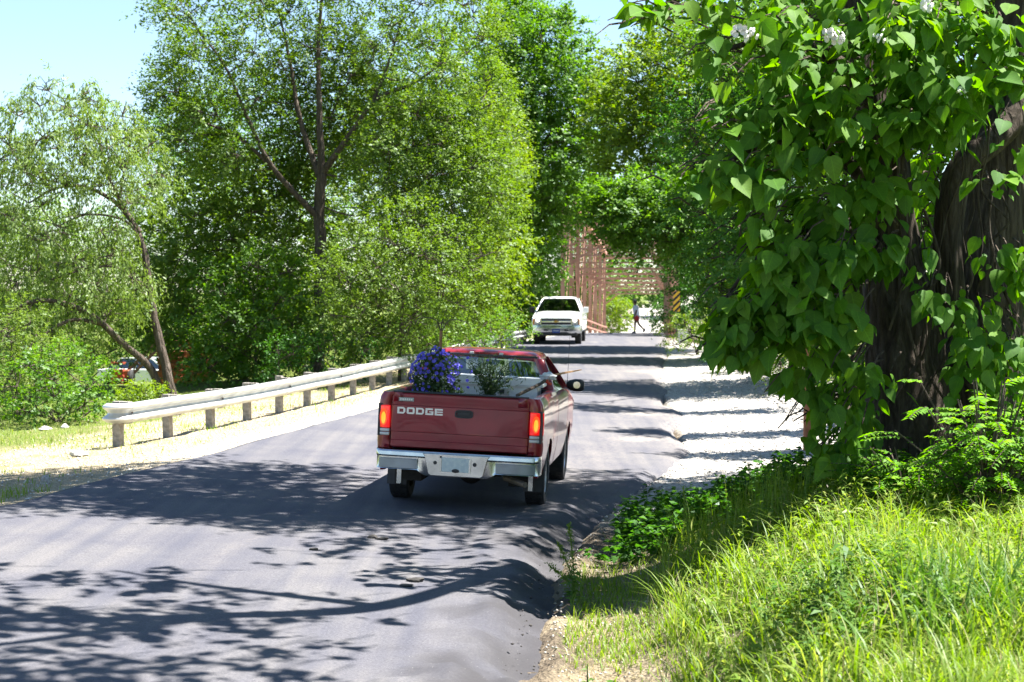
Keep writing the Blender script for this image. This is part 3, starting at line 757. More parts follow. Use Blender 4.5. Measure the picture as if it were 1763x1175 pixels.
# ------------------------------------------------------------------ red pickup seen from behind
TH = math.atan(.108)
RP = Vector((-.50, 19.95, 0)); RP.z = float(zroad(RP.x, RP.y)) + .004
red = empty('red_pickup_truck', RP, (0, .047, -TH))
tag(red, 'dark red pickup truck driving away with flowers and a metal toolbox in its bed', 'pickup truck')
RM = Matrix.Translation(RP) @ Matrix.Rotation(-TH,4,'Z') @ Matrix.Rotation(.047,4,'Y')
def in_bed(name, x, y, z, rz=0):
    loc = RM @ Vector((x,y,z)); return empty(name, loc, (0,.047,-TH+rz))
def build_red():
    p = dict(hw=.915, yt=-1.06, yf=3.62, wb=2.84, r=.345, sill=.40, rail=1.265, belt=1.20, cowl=0, hoodf=1.02, roof=1.71,
             cab0=.97, cab1=2.62, roof0=1.13, roof1=2.08, gate=.765, tailz=.655, frontz=.66, floor=.76, roofw=.655, pil=.125,
             prof=([.3,.42,.6,.74,.76,1.0,1.15,1.27],[.93,.95,.985,1.0,.993,1.0,.99,.965]))
    cab = shell(red, p, 'paint_red')
    for x, y, s in ((-.775,0,-1),(.775,0,1),(-.775,2.84,-1),(.775,2.84,1)): wheel(red, x, y, .345, .23, s)
    # tailgate with pressed panels
    tg = MB(); gw = .757; y = -1.062
    zs = [.665,.68,.745,.752,.835,.842,.86,1.125,1.132,1.15,1.245,1.26,1.266]
    ys = [y+.02,y,y-.001,y+.010,y+.010,y-.002,y-.003,y-.003,y+.008,y+.006,y+.004,y+.012,y+.03]
    loops = []
    xs = [-gw,-gw+.008,-gw+.02] + list(np.linspace(-gw+.08,gw-.08,15)) + [gw-.02,gw-.008,gw]
    for i, x in enumerate(xs):
        e = .014 if i in (0,len(xs)-1) else (.003 if i in (1,len(xs)-2) else 0)
        wv = .0025*math.sin(x*5.1+.6)
        loops.append([(x, yy+e+wv*(1 if .85 < zz < 1.13 else .2), zz) for yy, zz in zip(ys, zs)] + [(x, y+.06, 1.264),(x,y+.06,.67)])
    tg.loft(loops, True, True); gate = tg.build('tailgate','paint_red',red,smooth=28)
    m = MB(); m.box((0,y+.03,1.274),(2*gw-.03,.07,.018)); m.build('top_cap','black_plastic',gate,bevel=.006)
    # handle: dark oval cup with a lift bar
    m = MB(); hx, hz = .045, 1.062
    ov = [(hx+.100*np.sign(math.cos(a))*abs(math.cos(a))**.45, hz+.044*np.sign(math.sin(a))*abs(math.sin(a))**.6) for a in np.linspace(0,2*math.pi,28,endpoint=False)]
    inn = [(hx+(a-hx)*.84, hz+(b-hz)*.70) for a,b in ov]
    m.loft([[(a,y+.002,b) for a,b in ov],[(a,y-.016,b) for a,b in ov],[(a,y-.016,b) for a,b in inn],[(a,y-.002,b) for a,b in inn]], True, True)
    m.box((hx,y-.010,hz+.006),(.135,.012,.030)); m.build('handle','black_plastic',gate,smooth=35)
    # raised lettering
    def letter(ch, x0, z0, w, h, t):
        m = MB(); yy = y-.0065; th = .007
        def seg(a, b, c, d): m.box(((a+b)/2,yy,(c+d)/2),(abs(b-a),th,abs(d-c)))
        x1, z1 = x0+w, z0+h; k = .012
        def ring(open_=None):
            o = [(x0,z0),(x1-k*1.6,z0),(x1,z0+k*1.6),(x1,z1-k*1.6),(x1-k*1.6,z1),(x0,z1)] if open_ == 'D' else [(x0+k,z0),(x1-k,z0),(x1,z0+k),(x1,z1-k),(x1-k,z1),(x0+k,z1),(x0,z1-k),(x0,z0+k)]
            i = []
            for a,b in o: i.append((min(max(a,x0+t),x1-t), min(max(b,z0+t*.82),z1-t*.82)))
            n = len(o)
            V = [(a,yy-th/2,b) for a,b in o]+[(a,yy-th/2,b) for a,b in i]+[(a,yy+th/2,b) for a,b in o]+[(a,yy+th/2,b) for a,b in i]
            F = []
            for q in range(n):
                r = (q+1)%n; F += [(q,r,n+r,n+q),(q,2*n+q,2*n+r,r),(n+q,n+r,3*n+r,3*n+q)]
            m.add(V, F)
        if ch == 'D': ring('D')
        if ch == 'O': ring()
        if ch == 'G':
            seg(x0,x0+t,z0+k,z1-k); seg(x0,x1-k*.6,z1-t*.82,z1); seg(x0,x1,z0,z0+t*.82); seg(x1-t,x1,z0+t*.83,z0+h*.56); seg(x0+w*.48,x1-t*1.01,z0+h*.40,z0+h*.56)
        if ch == 'E':
            seg(x0,x0+t,z0+t*.83,z0+h*.41); seg(x0,x0+t,z0+h*.60,z1-t*.83); seg(x0,x1,z1-t*.82,z1); seg(x0,x1,z0+h*.415,z0+h*.595); seg(x0,x1,z0,z0+t*.82)
        m.build('letter','silver_letter',gate)
    for i, ch in enumerate('DODGE'): letter(ch, -.688+i*.103, 1.035, .088, .072, .022)
    m = MB(); m.box((-.595,y-.001,1.192),(.165,.006,.040)); st = m.build('badge','sticker',gate)
    m = MB()
    for i in range(6): m.box((-.655+i*.024,y-.0055,1.192),(.013,.003,.020))
    m.build('badge_text','silver_letter',st)
    # tail lamps wrapping the corner
    for s in (-1,1):
        tl = empty('tail_light', (0,0,0)); tl.parent = red
        def wrap(z0, z1, proud, name, mat, inset=0.0, top=0.0):
            m = MB(); path = [(.772+inset,-1.066-proud),(.82,-1.068-proud),(.865,-1.055-proud*.9),(.893-inset*.5,-1.025-proud*.6),(.905+proud*.8-inset,-.985)]
            if inset: path = path[:-1]
            lo = []
            for a, b in path:
                lo.append([(s*a,b,z0),(s*a,b-.004,(z0+z1)/2),(s*a,b,z1-top*.4),(s*(a-.012),b+.03,z1),(s*(a-.012),b+.03,z0)])
            m.loft(lo, True, True); return m.build(name, mat, tl, smooth=45, bevel=.004)
        wrap(.875,1.125,.010,'lens','lens_red', 0, .03)
        for rx, rz, pr, mt, zz in ((.040,.088,.0205,'lens_orange',.995),(.024,.062,.0245,'lens_lit',.985)):
            m = MB(); m.loft([[(s*.835+rx*kk*math.cos(a), -1.062-pr+.010*(1-kk), zz+rz*kk*math.sin(a)*(1 if math.sin(a) > 0 else 1.1)) for a in np.linspace(0,2*math.pi,18,endpoint=False)] for kk in (.15,.6,.9,1.0)]+[[(s*.835+rx*math.cos(a), -1.055, zz+rz*math.sin(a)) for a in np.linspace(0,2*math.pi,18,endpoint=False)]],True,True); m.build('lit_bulb',mt,tl,smooth=50)
        wrap(.833,.865,.008,'reverse_lens','lens_clear'); wrap(.793,.825,.008,'reverse_lens','lens_clear')
        m = MB(); m.box((s*.835,-1.045,.96),(.13,.02,.35)); m.build('lamp_housing','black_plastic',tl)
    # bumper: chrome, stepped down in the middle round the plate
    bp = empty('rear_bumper', (0,0,0)); bp.parent = red
    st = [(-.905,.06),(-.89,-.03),(-.85,-.085),(-.80,-.105),(-.55,-.115),(-.43,-.115),(-.385,-.115),(-.335,-.115),(.335,-.115),(.385,-.115),(.43,-.115),(.55,-.115),(.80,-.105),(.85,-.085),(.89,-.03),(.905,.06)]
    lo = []
    for x, dy in st:
        yb = -1.085+dy if abs(x) < .9 else -1.02
        yb = max(yb, -1.205); drop = 1.0 if abs(x) <= .34 else (.55 if abs(x) <= .39 else 0)
        zt, zb = .648 - .0*drop, .440 - .055*drop
        lo.append([(x,yb+.075,zt),(x,yb+.012,zt-.002),(x,yb-.002,zt-.018),(x,yb-.006,zt-.055),(x,yb+.012+.028*(1-drop),zt-.075),(x,yb+.014+.030*(1-drop),zb+.03),(x,yb+.03,zb),(x,yb+.09,zb+.01)])
    m = MB(); m.loft(lo, True, True); m.build('chrome_face','chrome_dull',bp,smooth=32)
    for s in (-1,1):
        m = MB(); m.loft([[(s*x,-1.187+.010+d,.557),(s*x,-1.187+.006+d,.553),(s*x,-1.178+d,.452),(s*x,-1.15+d,.452),(s*x,-1.15+d,.557)] for x,d in ((.43,.0),(.55,-.003),(.80,.012),(.852,.035))], True, True); m.build('lower_face','bumper_reflection_grey',bp,smooth=32)  # grey paint stands in for the darker reflection in the lower chrome
    # plate recess: pale worn panel, plate, bolts and hitch hole
    m = MB(); m.prism([(-.37,.632),(-.345,.60),(-.30,.41),(-.27,.392),(.27,.392),(.30,.41),(.345,.60),(.37,.632)],'y',-1.2165,-1.195); m.build('step_panel','chrome_dull',bp,bevel=.008,seg=3)
    m = MB(); m.box((-.005,-1.219,.520),(.305,.006,.155)); pl = m.build('number_plate','plate_pale',bp,bevel=.003)
    for x in (-.165,.155): m = MB(); m.box((x,-1.219,.515),(.024,.012,.15)); m.build('plate_bracket','chrome_dull',bp,bevel=.003)
    for x, z, r_ in ((-.225,.535,.020),(.205,.535,.022),(-.165,.60,.012)):
        m = MB(); m.lathe([(.001,-1.2215),(r_,-1.2215),(r_,-1.212)],'y',16,(x,0,z)); m.build('bolt_hole','black_plastic',bp)
    m = MB(); m.lathe([(.001,-1.228),(.03,-1.226),(.036,-1.22)],'y',16,(0,0,0)); o = m.build('hitch_hole','black_plastic',bp); o.scale = (1.2,1,.6); o.location = (.0,-.001,.457)
    # underside pieces seen below the bumper
    m = MB(); m.tube([(-.68,0,.345),(.68,0,.345)],.04,10); m.lathe([(.02,-.17),(.10,-.15),(.145,-.05),(.145,.05),(.10,.15),(.02,.17)],'y',16,(.02,0,.345),True); m.build('rear_axle','underbody',red,smooth=40)
    m = MB(); m.tube([(.38,.9,.40),(.42,.3,.46),(.44,-.3,.45),(.50,-.75,.36),(.74,-.98,.325)],.034,12); m.tube([(.40,.55,.40),(.41,.15,.40)],.09,12); m.build('exhaust_pipe','exhaust_steel',red,smooth=40)
    m = MB(); m.tube([(-.42,-.35,.20+.12),(-.32,-.45,.60)],.035,8); m.box((-.42,-.55,.40),(.09,.5,.10)); m.build('shock_absorber','underbody',red)
    m = MB(); m.lathe([(.12,-.09),(.28,-.10),(.32,-.05),(.32,.05),(.28,.10),(.12,.09)],'z',24,(-.10,-.62,.50),True); m.build('spare_wheel','rubber',red,smooth=40)
    for s in (-1,1):
        m = MB(); m.loft([[(s*x,-.43+.015*math.sin(x*30),z) for x in np.linspace(.66,.88,6)]+[(s*x,-.418,z) for x in np.linspace(.88,.66,6)] for z in (.52,.40,.28,.19)],True,True); fl = m.build('mud_flap','black_plastic',red)
        m = MB(); m.box((s*.745,-.438,.32),(.05,.008,.24)); m.build('flap_weight','chrome_dull',fl)
    # door mirrors, antenna, third brake lamp
    for s in (-1,1):
        m = MB(); lo = []
        for k, sc in ((0,.35),(.05,.8),(.12,1.0),(.20,1.0),(.25,.7)):
            lo.append([(s*(.90+k*.9), 2.18+.05*math.cos(a)*sc, 1.275+.080*math.sin(a)*sc) for a in np.linspace(0,2*math.pi,14,endpoint=False)])
        m.loft(lo,True,True); mr = m.build('door_mirror','black_plastic',red,smooth=50)
        m = MB(); m.loft([[(s*(1.035+.045*math.cos(a)), 2.128, 1.28+.045*math.sin(a)) for a in np.linspace(0,2*math.pi,16,endpoint=False)],[(s*(1.035+.045*math.cos(a)), 2.140, 1.28+.045*math.sin(a)) for a in np.linspace(0,2*math.pi,16,endpoint=False)]],True,True); m.build('mirror_glass','chrome',mr)
    m = MB(); m.tube([(.86,2.85,1.08),(.865,2.83,1.5),(.87,2.80,1.92)],[.004,.003,.002],6); m.build('antenna','black_plastic',red)
    m = MB(); m.box((0,1.075,1.658),(.30,.02,.034)); th = m.build('high_brake_light','lens_off',cab,bevel=.006)
    for x in (-.18,.18): 
        m = MB(); m.box((x,1.075,1.658),(.05,.018,.034)); m.build('cargo_lamp','lens_clear',cab,bevel=.005)
    m = MB(); m.box((0,3.66,.55),(1.74,.16,.20)); m.build('front_bumper','chrome',red,bevel=.04)
    m = MB(); m.box((0,3.60,.80),(1.1,.06,.22)); m.build('grille','black_plastic',red,bevel=.02)
    for s in (-1,1):
        m = MB(); m.box((s*.69,3.585,.80),(.26,.08,.18)); m.build('headlight','lens_clear',red,bevel=.03)
    m = MB(); m.box((0,1.8,.52),(1.6,1.5,.04)); m.build('cab_floor','underbody',red)
build_red()

# ---- load in the bed
def build_load():
    t = in_bed('truck_toolbox', 0, .66, 1.27); tag(t, 'silver diamond plate toolbox across the bed of the red pickup', 'toolbox')
    m = MB(); m.box((0,0,-.17),(1.40,.44,.44)); m.build('box_body','diamond_plate',t,bevel=.008)
    m = MB(); m.box((0,0,.060),(1.52,.50,.035)); m.loft([[(x,-.25,.08),(x,.25,.08),(x,.21,.145),(x,-.215,.145)] for x in (-.75,.75)],True,True); m.box((0,-.246,.105),(1.52,.012,.10)); m.build('lid','diamond_plate',t,bevel=.010)
    for x in (-.45,.30):
        m = MB(); m.box((x,-.235,-.02),(.13,.03,.10)); lt = m.build('latch','alu',t,bevel=.01); m = MB(); m.box((x-.02,-.252,-.02),(.06,.012,.055)); m.build('latch_paddle','black_plastic',lt,bevel=.006)
    # potted flowers
    pb = in_bed('potted_flowers', -.38, -.50, .80); tag(pb, 'bushy potted plant with violet blue flowers in the bed of the red pickup', 'flower pot')
    m = MB(); m.lathe([(.11,0),(.16,.28),(.17,.28),(.17,.31),(.15,.31),(.12,.02),(.001,.02)],'z',24,(0,0,0)); m.build('pot','black_plastic',pb,smooth=40)
    n = 2900; u = unit(rng.normal(size=(n,3))); rr = rng.random(n)**.4
    ctr = np.array([0,0,.62]); P = ctr + u*rr[:,None]*np.array([.255,.24,.31]); P[:,0] += .06*(P[:,2]-.5)
    low = rng.random(n) < .25; P[low] = np.array([.10,0,.42]) + u[low]*rr[low][:,None]*np.array([.27,.2,.14])
    D = unit(u + np.array([0,0,.5]) + .6*rng.normal(size=(n,3))); N = unit(u*.6+np.array([0,-.2,.8])+.5*rng.normal(size=(n,3)))
    o = link_mesh('foliage', leaf_mesh('foliage', P, D, N, rng.uniform(.03,.06,n), .5, 'leaf_flower', rng.random(n)), None, pb); o['kind'] = 'stuff'
    m = MB(); petal = []
    for k in range(5):
        a = 2*math.pi*k/5
        for da in (-.55,-.2,.2,.55): petal.append((math.cos(a+da)*(.026 if abs(da)<.3 else .021), math.sin(a+da)*(.026 if abs(da)<.3 else .021), .010 if abs(da)<.3 else .006))
    nP = len(petal); m.add([(0,0,-.012)]+petal, [(0,1+i,1+(i+1)%nP) for i in range(nP)]); fm = m.mesh('flower','petal')
    for k in range(150):
        uu = unit(np.array([rng.normal(), -abs(rng.normal())*1.1, rng.normal()*.8+.35])); q = ctr + uu*np.array([.275,.26,.34])*rng.uniform(.88,1.06)
        if k > 138: q = np.array([rng.uniform(.1,.62), rng.uniform(-.1,.1), rng.uniform(.45,.86)])
        f = link_mesh('flower', fm, None, pb); f.location = q; d = Vector(uu + np.array([0,-.35,.25])); f.rotation_euler = d.to_track_quat('Z','Y').to_euler(); s = rng.uniform(.6,1.02); f.scale = (s,s,s)
    # thin feathery plant beside it
    fb = in_bed('feathery_plant', .22, -.35, .80); tag(fb, 'airy feathery green plant beside the violet flowers in the pickup bed', 'plant')
    m = MB(); m.lathe([(.10,0),(.13,.22),(.14,.22),(.14,.25),(.12,.25),(.10,.02),(.001,.02)],'z',20,(0,0,0)); m.build('pot','black_plastic',fb,smooth=40)
    st = MB(); PP = []; DD = []
    for k in range(34):
        a = rng.uniform(0,6.28); sp = rng.uniform(.10,.42); h = rng.uniform(.42,.78)
        pts = catmull([(0,0,.24),(math.cos(a)*sp*.35,math.sin(a)*sp*.3,.24+h*.6),(math.cos(a)*sp,math.sin(a)*sp*.6,.24+h*rng.uniform(.75,1.0))],5); st.tube(pts,[.004]*len(pts),4,False)
        for p in pts[2:]:
            for j in range(5): PP.append(np.array(p)+rng.normal(size=3)*.03); DD.append(rng.normal(size=3)+np.array([0,0,.4]))
    st.build('stems','leaf_flower',fb)
    PP = np.array(PP); DD = np.array(DD); o = link_mesh('foliage', leaf_mesh('foliage', PP, DD, rng.normal(size=PP.shape), rng.uniform(.03,.07,len(PP)), .22, 'leaf_flower', rng.random(len(PP))), None, fb); o['kind'] = 'stuff'
    # slim stake with a curled twig at its top
    sk = in_bed('wooden_stake', -.36, -.38, .76); tag(sk, 'thin brown stake standing behind the violet flowers in the pickup bed', 'stake')
    m = MB(); m.tube([(0,0,0),(.005,.0,.5),(.012,0,1.18)],[.024,.022,.018],8); m.build('shaft','stake_wood',sk,smooth=True)
    m = MB()
    for a, l in ((.5,.30),(2.4,.34),(1.5,.22)):
        pts = catmull([(.012,0,1.16),(.012+.10*math.cos(a),0,1.20+.10),(.012+l*math.cos(a),.03,1.16+l*.45),(.012+l*1.25*math.cos(a),.03,1.16+l*.2)],5); m.tube(pts,[.007*(1-.6*i/len(pts)) for i in range(len(pts))],5,False)
    m.build('twig','bark_grey',sk)
    # long handled tool with a pale rag lying over the right bed rail
    g = in_bed('garden_tool', .62, -.55, 1.29); tag(g, 'long handled garden tool with red grip resting on right bed rail', 'tool')
    m = MB(); m.tube([(-.02,-.38,-.0),(.16,.35,.10),(.24,.78,.17)],.018,8); m.build('handle','bark_grey',g,smooth=True)
    m = MB(); m.tube([(.20,.55,.135),(.25,.83,.178)],.030,10); m.tube([(.20,.55,.135),(.26,.60,.09)],.018,6); m.build('grip','red_plastic',g,smooth=True)
    m = MB(); m.loft([[(.24,.80,.165),(.27,.78,.185),(.27,.80,.20),(.24,.82,.18)],[(.38,.92,.205),(.43,.86,.215),(.43,.88,.235),(.38,.94,.225)],[(.56,1.0,.25),(.58,.98,.252),(.58,.985,.262),(.56,1.005,.26)]],True,True); m.build('blade','stake_wood',g)
    r = in_bed('pale_rag', .845, .05, 1.465); tag(r, 'crumpled pale rag bunched on the tool at the right bed rail', 'rag')
    m = MB(); bm = bmesh.new(); bmesh.ops.create_icosphere(bm, subdivisions=3, radius=1)
    for v in bm.verts:
        k = 1+.35*math.sin(v.co.x*5+1)*math.cos(v.co.y*6)+.2*math.sin(v.co.z*9); v.co = Vector((v.co.x*.085*k, v.co.y*.07*k, v.co.z*.042*k))
    me = bpy.data.meshes.new('cloth'); bm.to_mesh(me); bm.free(); me.shade_smooth(); link_mesh('cloth', me, 'rag_cloth', r)
leafmat('leaf_flower', (.035,.07,.02), (.055,.095,.03), (.08,.125,.045), trans=.35)
leafmat('petal', (.11,.095,.50), (.15,.13,.60), (.20,.18,.66), trans=.35, gloss=.02)
pbr('stake_wood', (.19,.10,.04), .8, col2=(.28,.16,.07), scale=20)
pbr('red_plastic', (.52,.05,.02), .4)
pbr('rag_cloth', (.55,.57,.58), .9, bump=.4, bscale=40)
build_load()

# ------------------------------------------------------------------ white pickup coming towards us
def build_white():
    th = math.pi - math.atan(.085)
    fx, fy = 1.80, 71.0; L = 4.62
    h = Vector((-math.sin(th)*-1, 0, 0))
    d = Vector((-.085, -1, 0)).normalized()           # its heading
    o = Vector((fx, fy, 0)) - d*L                      # rear axle
    o.z = float(zroad(fx, fy)) + .004; slope = (float(zc(75.6))-float(zc(72)))/3.6
    w = empty('white_pickup_truck', o, (-slope*.9, 0, math.atan2(-d.x, d.y)))
    o.z += slope*3.0
    w.location = o
    tag(w, 'white pickup truck with lit headlights driving off the bridge towards us', 'pickup truck')
    p = dict(hw=1.01, yt=-1.15, yf=4.55, wb=3.65, r=.39, sill=.50, rail=1.36, belt=1.31, cowl=0, hoodf=1.09, roof=1.95,
             cab0=.95, cab1=3.05, roof0=1.12, roof1=2.30, gate=.85, tailz=.75, frontz=.80, floor=.85, roofw=.72, pil=.14, rglass='glass_dark', bpillar=True,
             prof=([.4,.5,.7,.85,1.0,1.2,1.36],[.95,.97,.995,1.0,1.0,.985,.965]))
    cab = shell(w, p, 'paint_white')
    for x, y, s in ((-.86,0,-1),(.86,0,1),(-.86,3.65,-1),(.86,3.65,1)): wheel(w, x, y, .39, .26, s)
    yf = 4.555
    gr = empty('grille', (0,0,0)); gr.parent = w
    m = MB(); m.box((0,yf-.03,.93),(1.22,.10,.27)); m.build('mesh_backing','black_plastic',gr,bevel=.02)
    m = MB(); m.box((0,yf+.035,.945),(1.20,.04,.075)); m.build('chrome_bar','chrome',gr,bevel=.012)
    m = MB()
    for z in (.805,1.065): m.box((0,yf+.025,z),(1.26,.05,.03))
    for x in (-.62,.62): m.box((x,yf+.025,.935),(.03,.05,.26))
    m.build('chrome_surround','chrome',gr,bevel=.008)
    m = MB(); m.prism([(-.11,.915),(-.075,.925),(-.035,.925),(-.035,.905),(.045,.905),(.045,.925),(.11,.925),(.085,.975),(.045,.975),(.045,.99),(-.035,.99),(-.035,.97),(-.10,.97)],'y',yf+.05,yf+.075); m.build('emblem','gold',gr)
    for s in (-1,1):
        hl = empty('headlight',(0,0,0)); hl.parent = w
        m = MB(); m.box((s*.80,yf-.06,.945),(.32,.12,.27)); m.build('lamp_housing','lens_clear',hl,bevel=.03)
        m = MB(); m.lathe([(.001,yf+.012),(.075,yf+.010),(.085,yf)],'y',16,(s*.76,0,1.00)); m.build('lit_lamp','head_glow',hl,smooth=True)
        m = MB(); m.box((s*.925,yf-.045,.93),(.06,.11,.22)); m.build('turn_signal','lens_amber',hl,bevel=.01)
    bp = empty('front_bumper',(0,0,0)); bp.parent = w
    lo = []
    for x, dy in ((-1.01,-.34),(-.99,-.14),(-.92,-.02),(-.75,.06),(-.4,.10),(0,.115),(.4,.10),(.75,.06),(.92,-.02),(.99,-.14),(1.01,-.34)):
        lo.append([(x,yf+dy-.05,.80),(x,yf+dy+.02,.79),(x,yf+dy+.03,.74),(x,yf+dy+.03,.60),(x,yf+dy+.015,.52),(x,yf+dy-.05,.46),(x,yf+dy-.12,.50)])
    m = MB(); m.loft(lo,True,True); m.build('chrome_face','chrome_dull',bp,smooth=35)
    m = MB(); m.box((0,yf+.125,.755),(.42,.05,.03)); m.build('air_slot','black_plastic',bp)
    for s in (-1,1):
        m = MB(); m.box((s*.42,yf+.125,.60),(.17,.03,.07)); m.build('tow_slot','black_plastic',bp,bevel=.01)
    m = MB(); m.box((0,yf+.155,.565),(.31,.015,.16)); pl = m.build('number_plate','plate_blue',bp)
    m = MB()
    for i, x in enumerate((-.09,-.045,0,.045,.09)): m.box((x,yf+.164,.57+.008*(i%2)),(.022,.004,.05))
    m.build('plate_text','plate_pale',pl)
    m = MB(); m.box((0,yf-.05,.42),(1.7,.16,.12)); m.build('air_dam','black_plastic',w,bevel=.02)
    for s in (-1,1):
        m = MB(); m.box((s*1.13,2.72,1.40),(.20,.10,.23)); m.bar((s*.96,2.74,1.34),(s*1.05,2.73,1.36),.06,.05); m.build('door_mirror','black_plastic' if s > 0 else 'paint_white',w,bevel=.03,seg=3)
    m = MB(); m.box((0,-1.1,1.02),(1.7,.05,.62)); m.build('tailgate','paint_white',w)
    m = MB(); m.box((0,-1.2,.62),(1.9,.18,.18)); m.build('rear_bumper','chrome',w,bevel=.03)
    m = MB(); m.box((0,1.9,.62),(1.8,2.2,.05)); m.build('cab_floor','underbody',w)
build_white()
# ------------------------------------------------------------------ trees
def poly_sample(poly, n, inset=0, seed=0):
    """n random photo points inside a polygon, with their distance to its edge"""
    r = np.random.default_rng(seed); P = np.array(poly, float); lo, hi = P.min(0), P.max(0); A = P; B = np.roll(P, -1, 0)
    out = []; dd = []
    while len(out) < n:
        q = lo + (hi-lo)*r.random((n*2,2)); x, y = q[:,0,None], q[:,1,None]
        c = ((A[:,1] > y) != (B[:,1] > y)) & (x < (B[:,0]-A[:,0])*(y-A[:,1])/(B[:,1]-A[:,1]+1e-9)+A[:,0])
        ins = c.sum(1) % 2 == 1; q = q[ins]
        ab = B-A; t = np.clip(((q[:,None]-A)*ab).sum(-1)/((ab*ab).sum(-1)+1e-9), 0, 1)
        d = np.linalg.norm(q[:,None]-(A+ab*t[...,None]), axis=-1).min(1); k = d > inset
        out += list(q[k]); dd += list(d[k])
    return np.array(out[:n]), np.array(dd[:n])

def clumps_px(poly, Y, depth, n, inset, seed, spread=1.0):
    """clump centres: inside a crown outline seen at distance Y, spread in depth like a rounded body (best candidate for even spacing)"""
    q, d = poly_sample(poly, n*5, inset, seed); r = np.random.default_rng(seed+5)
    dm = max(d.max(), 1); dep = (r.random(len(q))*2-1)*depth*np.sqrt(np.clip(d/dm*1.6+.08,0,1))
    W = np.array([at(a, b, Y+e) for (a,b), e in zip(q, dep)])
    keep = [0]; best = np.linalg.norm(W-W[0], axis=1)
    while len(keep) < n:
        sc = best*(.6+.4*r.random(len(W))); i = int(sc.argmax()); keep.append(i); best = np.minimum(best, np.linalg.norm(W-W[i], axis=1))
    return W[keep]

def crown(cl, ctr, rad, sprays, per, L, aspect, style='broad', seed=0, spray_len=.45, up=.35):
    """leaf positions: clumps -> sprays (twigs) -> leaves"""
    r = np.random.default_rng(seed); K = len(cl); rad = np.broadcast_to(np.asarray(rad, float), (K,))
    out = unit(cl - ctr); ns = K*sprays
    ci = np.repeat(np.arange(K), sprays)
    u = unit(r.normal(size=(ns,3)) + out[ci]*.55 + np.array([0,0,up]))
    sp = cl[ci] + u*(rad[ci]*(.45+.60*r.random(ns)**.6))[:,None]*np.array([1.15,1.15,.8])
    if style == 'willow': sd = unit(u*.5 + np.array([0,0,-.75]) + .25*r.normal(size=(ns,3)))
    else: sd = unit(u*.9 + out[ci]*.35 + np.array([0,0,-.12]) + .35*r.normal(size=(ns,3)))
    li = np.repeat(np.arange(ns), per); n = len(li)
    t = r.random(n); sl = spray_len*(.6+.8*r.random(ns))
    P = sp[li] + sd[li]*(t*sl[li])[:,None] + r.normal(size=(n,3))*(.07*spray_len*2)*(.35+.65*t)[:,None] - np.array([0,0,1])*(t*t*sl[li]*.22)[:,None]
    if style == 'willow': D = unit(sd[li]*.7 + np.array([0,0,-.5]) + .45*r.normal(size=(n,3)))
    else: D = unit(sd[li]*.6 + .8*r.normal(size=(n,3))*np.array([1,1,.55]) + np.array([0,0,-.15]))
    N = unit(np.array([.15,0,.65]) + u[li]*.75 + (.30*r.normal(size=(ns,3)))[li] + .22*r.normal(size=(n,3)))
    Ls = L*r.uniform(.65,1.3,n)
    srnd = r.random(ns)
    return P, D, N, Ls, np.clip(srnd[li]*.55 + r.random(n)*.45, 0, .999), sp, ci

def make_tree(name, label, stems, cl, rad, mat, L=.09, aspect=.55, sprays=26, per=18, style='broad', seed=1, bark='bark_grey', group=None, cat='tree', spray_len=.45, branch=.045, twigs=6, stem_n=10, limbs=()):
    """stems: list of (points, radius0, radius1); the first is the trunk"""
    cl = np.asarray(cl, float); ctr = cl.mean(0) - np.array([0,0,.5]); base = Vector(stems[0][0][0])
    root = empty(name, base); tag(root, label, cat, group); b = np.array(base)
    allp = []; allr = []
    for i, (pts, r0, r1) in enumerate(stems):
        q = catmull(pts, 5); rr = [r0+(r1-r0)*(k/(len(q)-1))**.8 for k in range(len(q))]
        if i == 0: rr[0] *= 1.35; rr[1] *= 1.12
        rs = random.Random(seed+i)
        q = [p + Vector((rs.uniform(-1,1),rs.uniform(-1,1),0))*rr[k]*.16*(k > 0) for k, p in enumerate(q)]
        m = MB(); m.tube([p-base for p in q], rr, stem_n); m.build('trunk' if i == 0 else 'limb', bark, root, smooth=60)
        allp += [np.array(p) for p in q]; allr += rr
    allp = np.array(allp); allr = np.array(allr)
    P, D, N, Ls, rnd, sp, ci = crown(cl, ctr, rad, sprays, per, L, aspect, style, seed, spray_len)
    m = MB(); r = np.random.default_rng(seed+9); radv = np.broadcast_to(np.asarray(rad,float), (len(cl),))
    d0 = np.array([np.linalg.norm(c-allp, axis=1).min() for c in cl])
    for k in np.argsort(d0):
        c = cl[k]; dv = c - allp; dist = np.linalg.norm(dv, axis=1) + np.where(allp[:,2] > c[2]-.1, 1.5+.6*np.abs(dv[:,2]), 0); j = int(dist.argmin()); a = allp[j]; l = np.linalg.norm(c-a)
        br = min(allr[j]*.75, branch*(.45+.12*l)); mid = a*.5+c*.5 + np.array([0,0,-.08*l]) + r.normal(size=3)*.07*l
        pts = catmull([a, mid, c], 4); m.tube([p-base for p in pts], [max(.012, br*(1-.72*i/(len(pts)-1))) for i in range(len(pts))], 5, False)
        allp = np.concatenate([allp, np.array([pts[-3], pts[-1]])]); allr = np.concatenate([allr, [br*.5, br*.32]])
        own = np.where(ci == k)[0]
        for s in r.choice(own, min(twigs, len(own)), replace=False):
            e = sp[s]; q = [Vector(c)-base, Vector((c+e)/2+r.normal(size=3)*.05)-base, Vector(e)-base]; m.tube(q, [.016,.011,.006], 4, False)
    m.build('branches', bark, root, smooth=60)['kind'] = 'stuff'
    o = link_mesh('crown', leaf_mesh('crown', P-b, D, N, Ls, aspect, mat, rnd), None, root); o['kind'] = 'stuff'
    return root

def W(px, py, Y): return tuple(at(px, py, Y))
def gbase(px, Y, sink=.15):
    x = (px-881.5)/F_PX*Y; return (x, Y, gz1(x, Y)-sink)

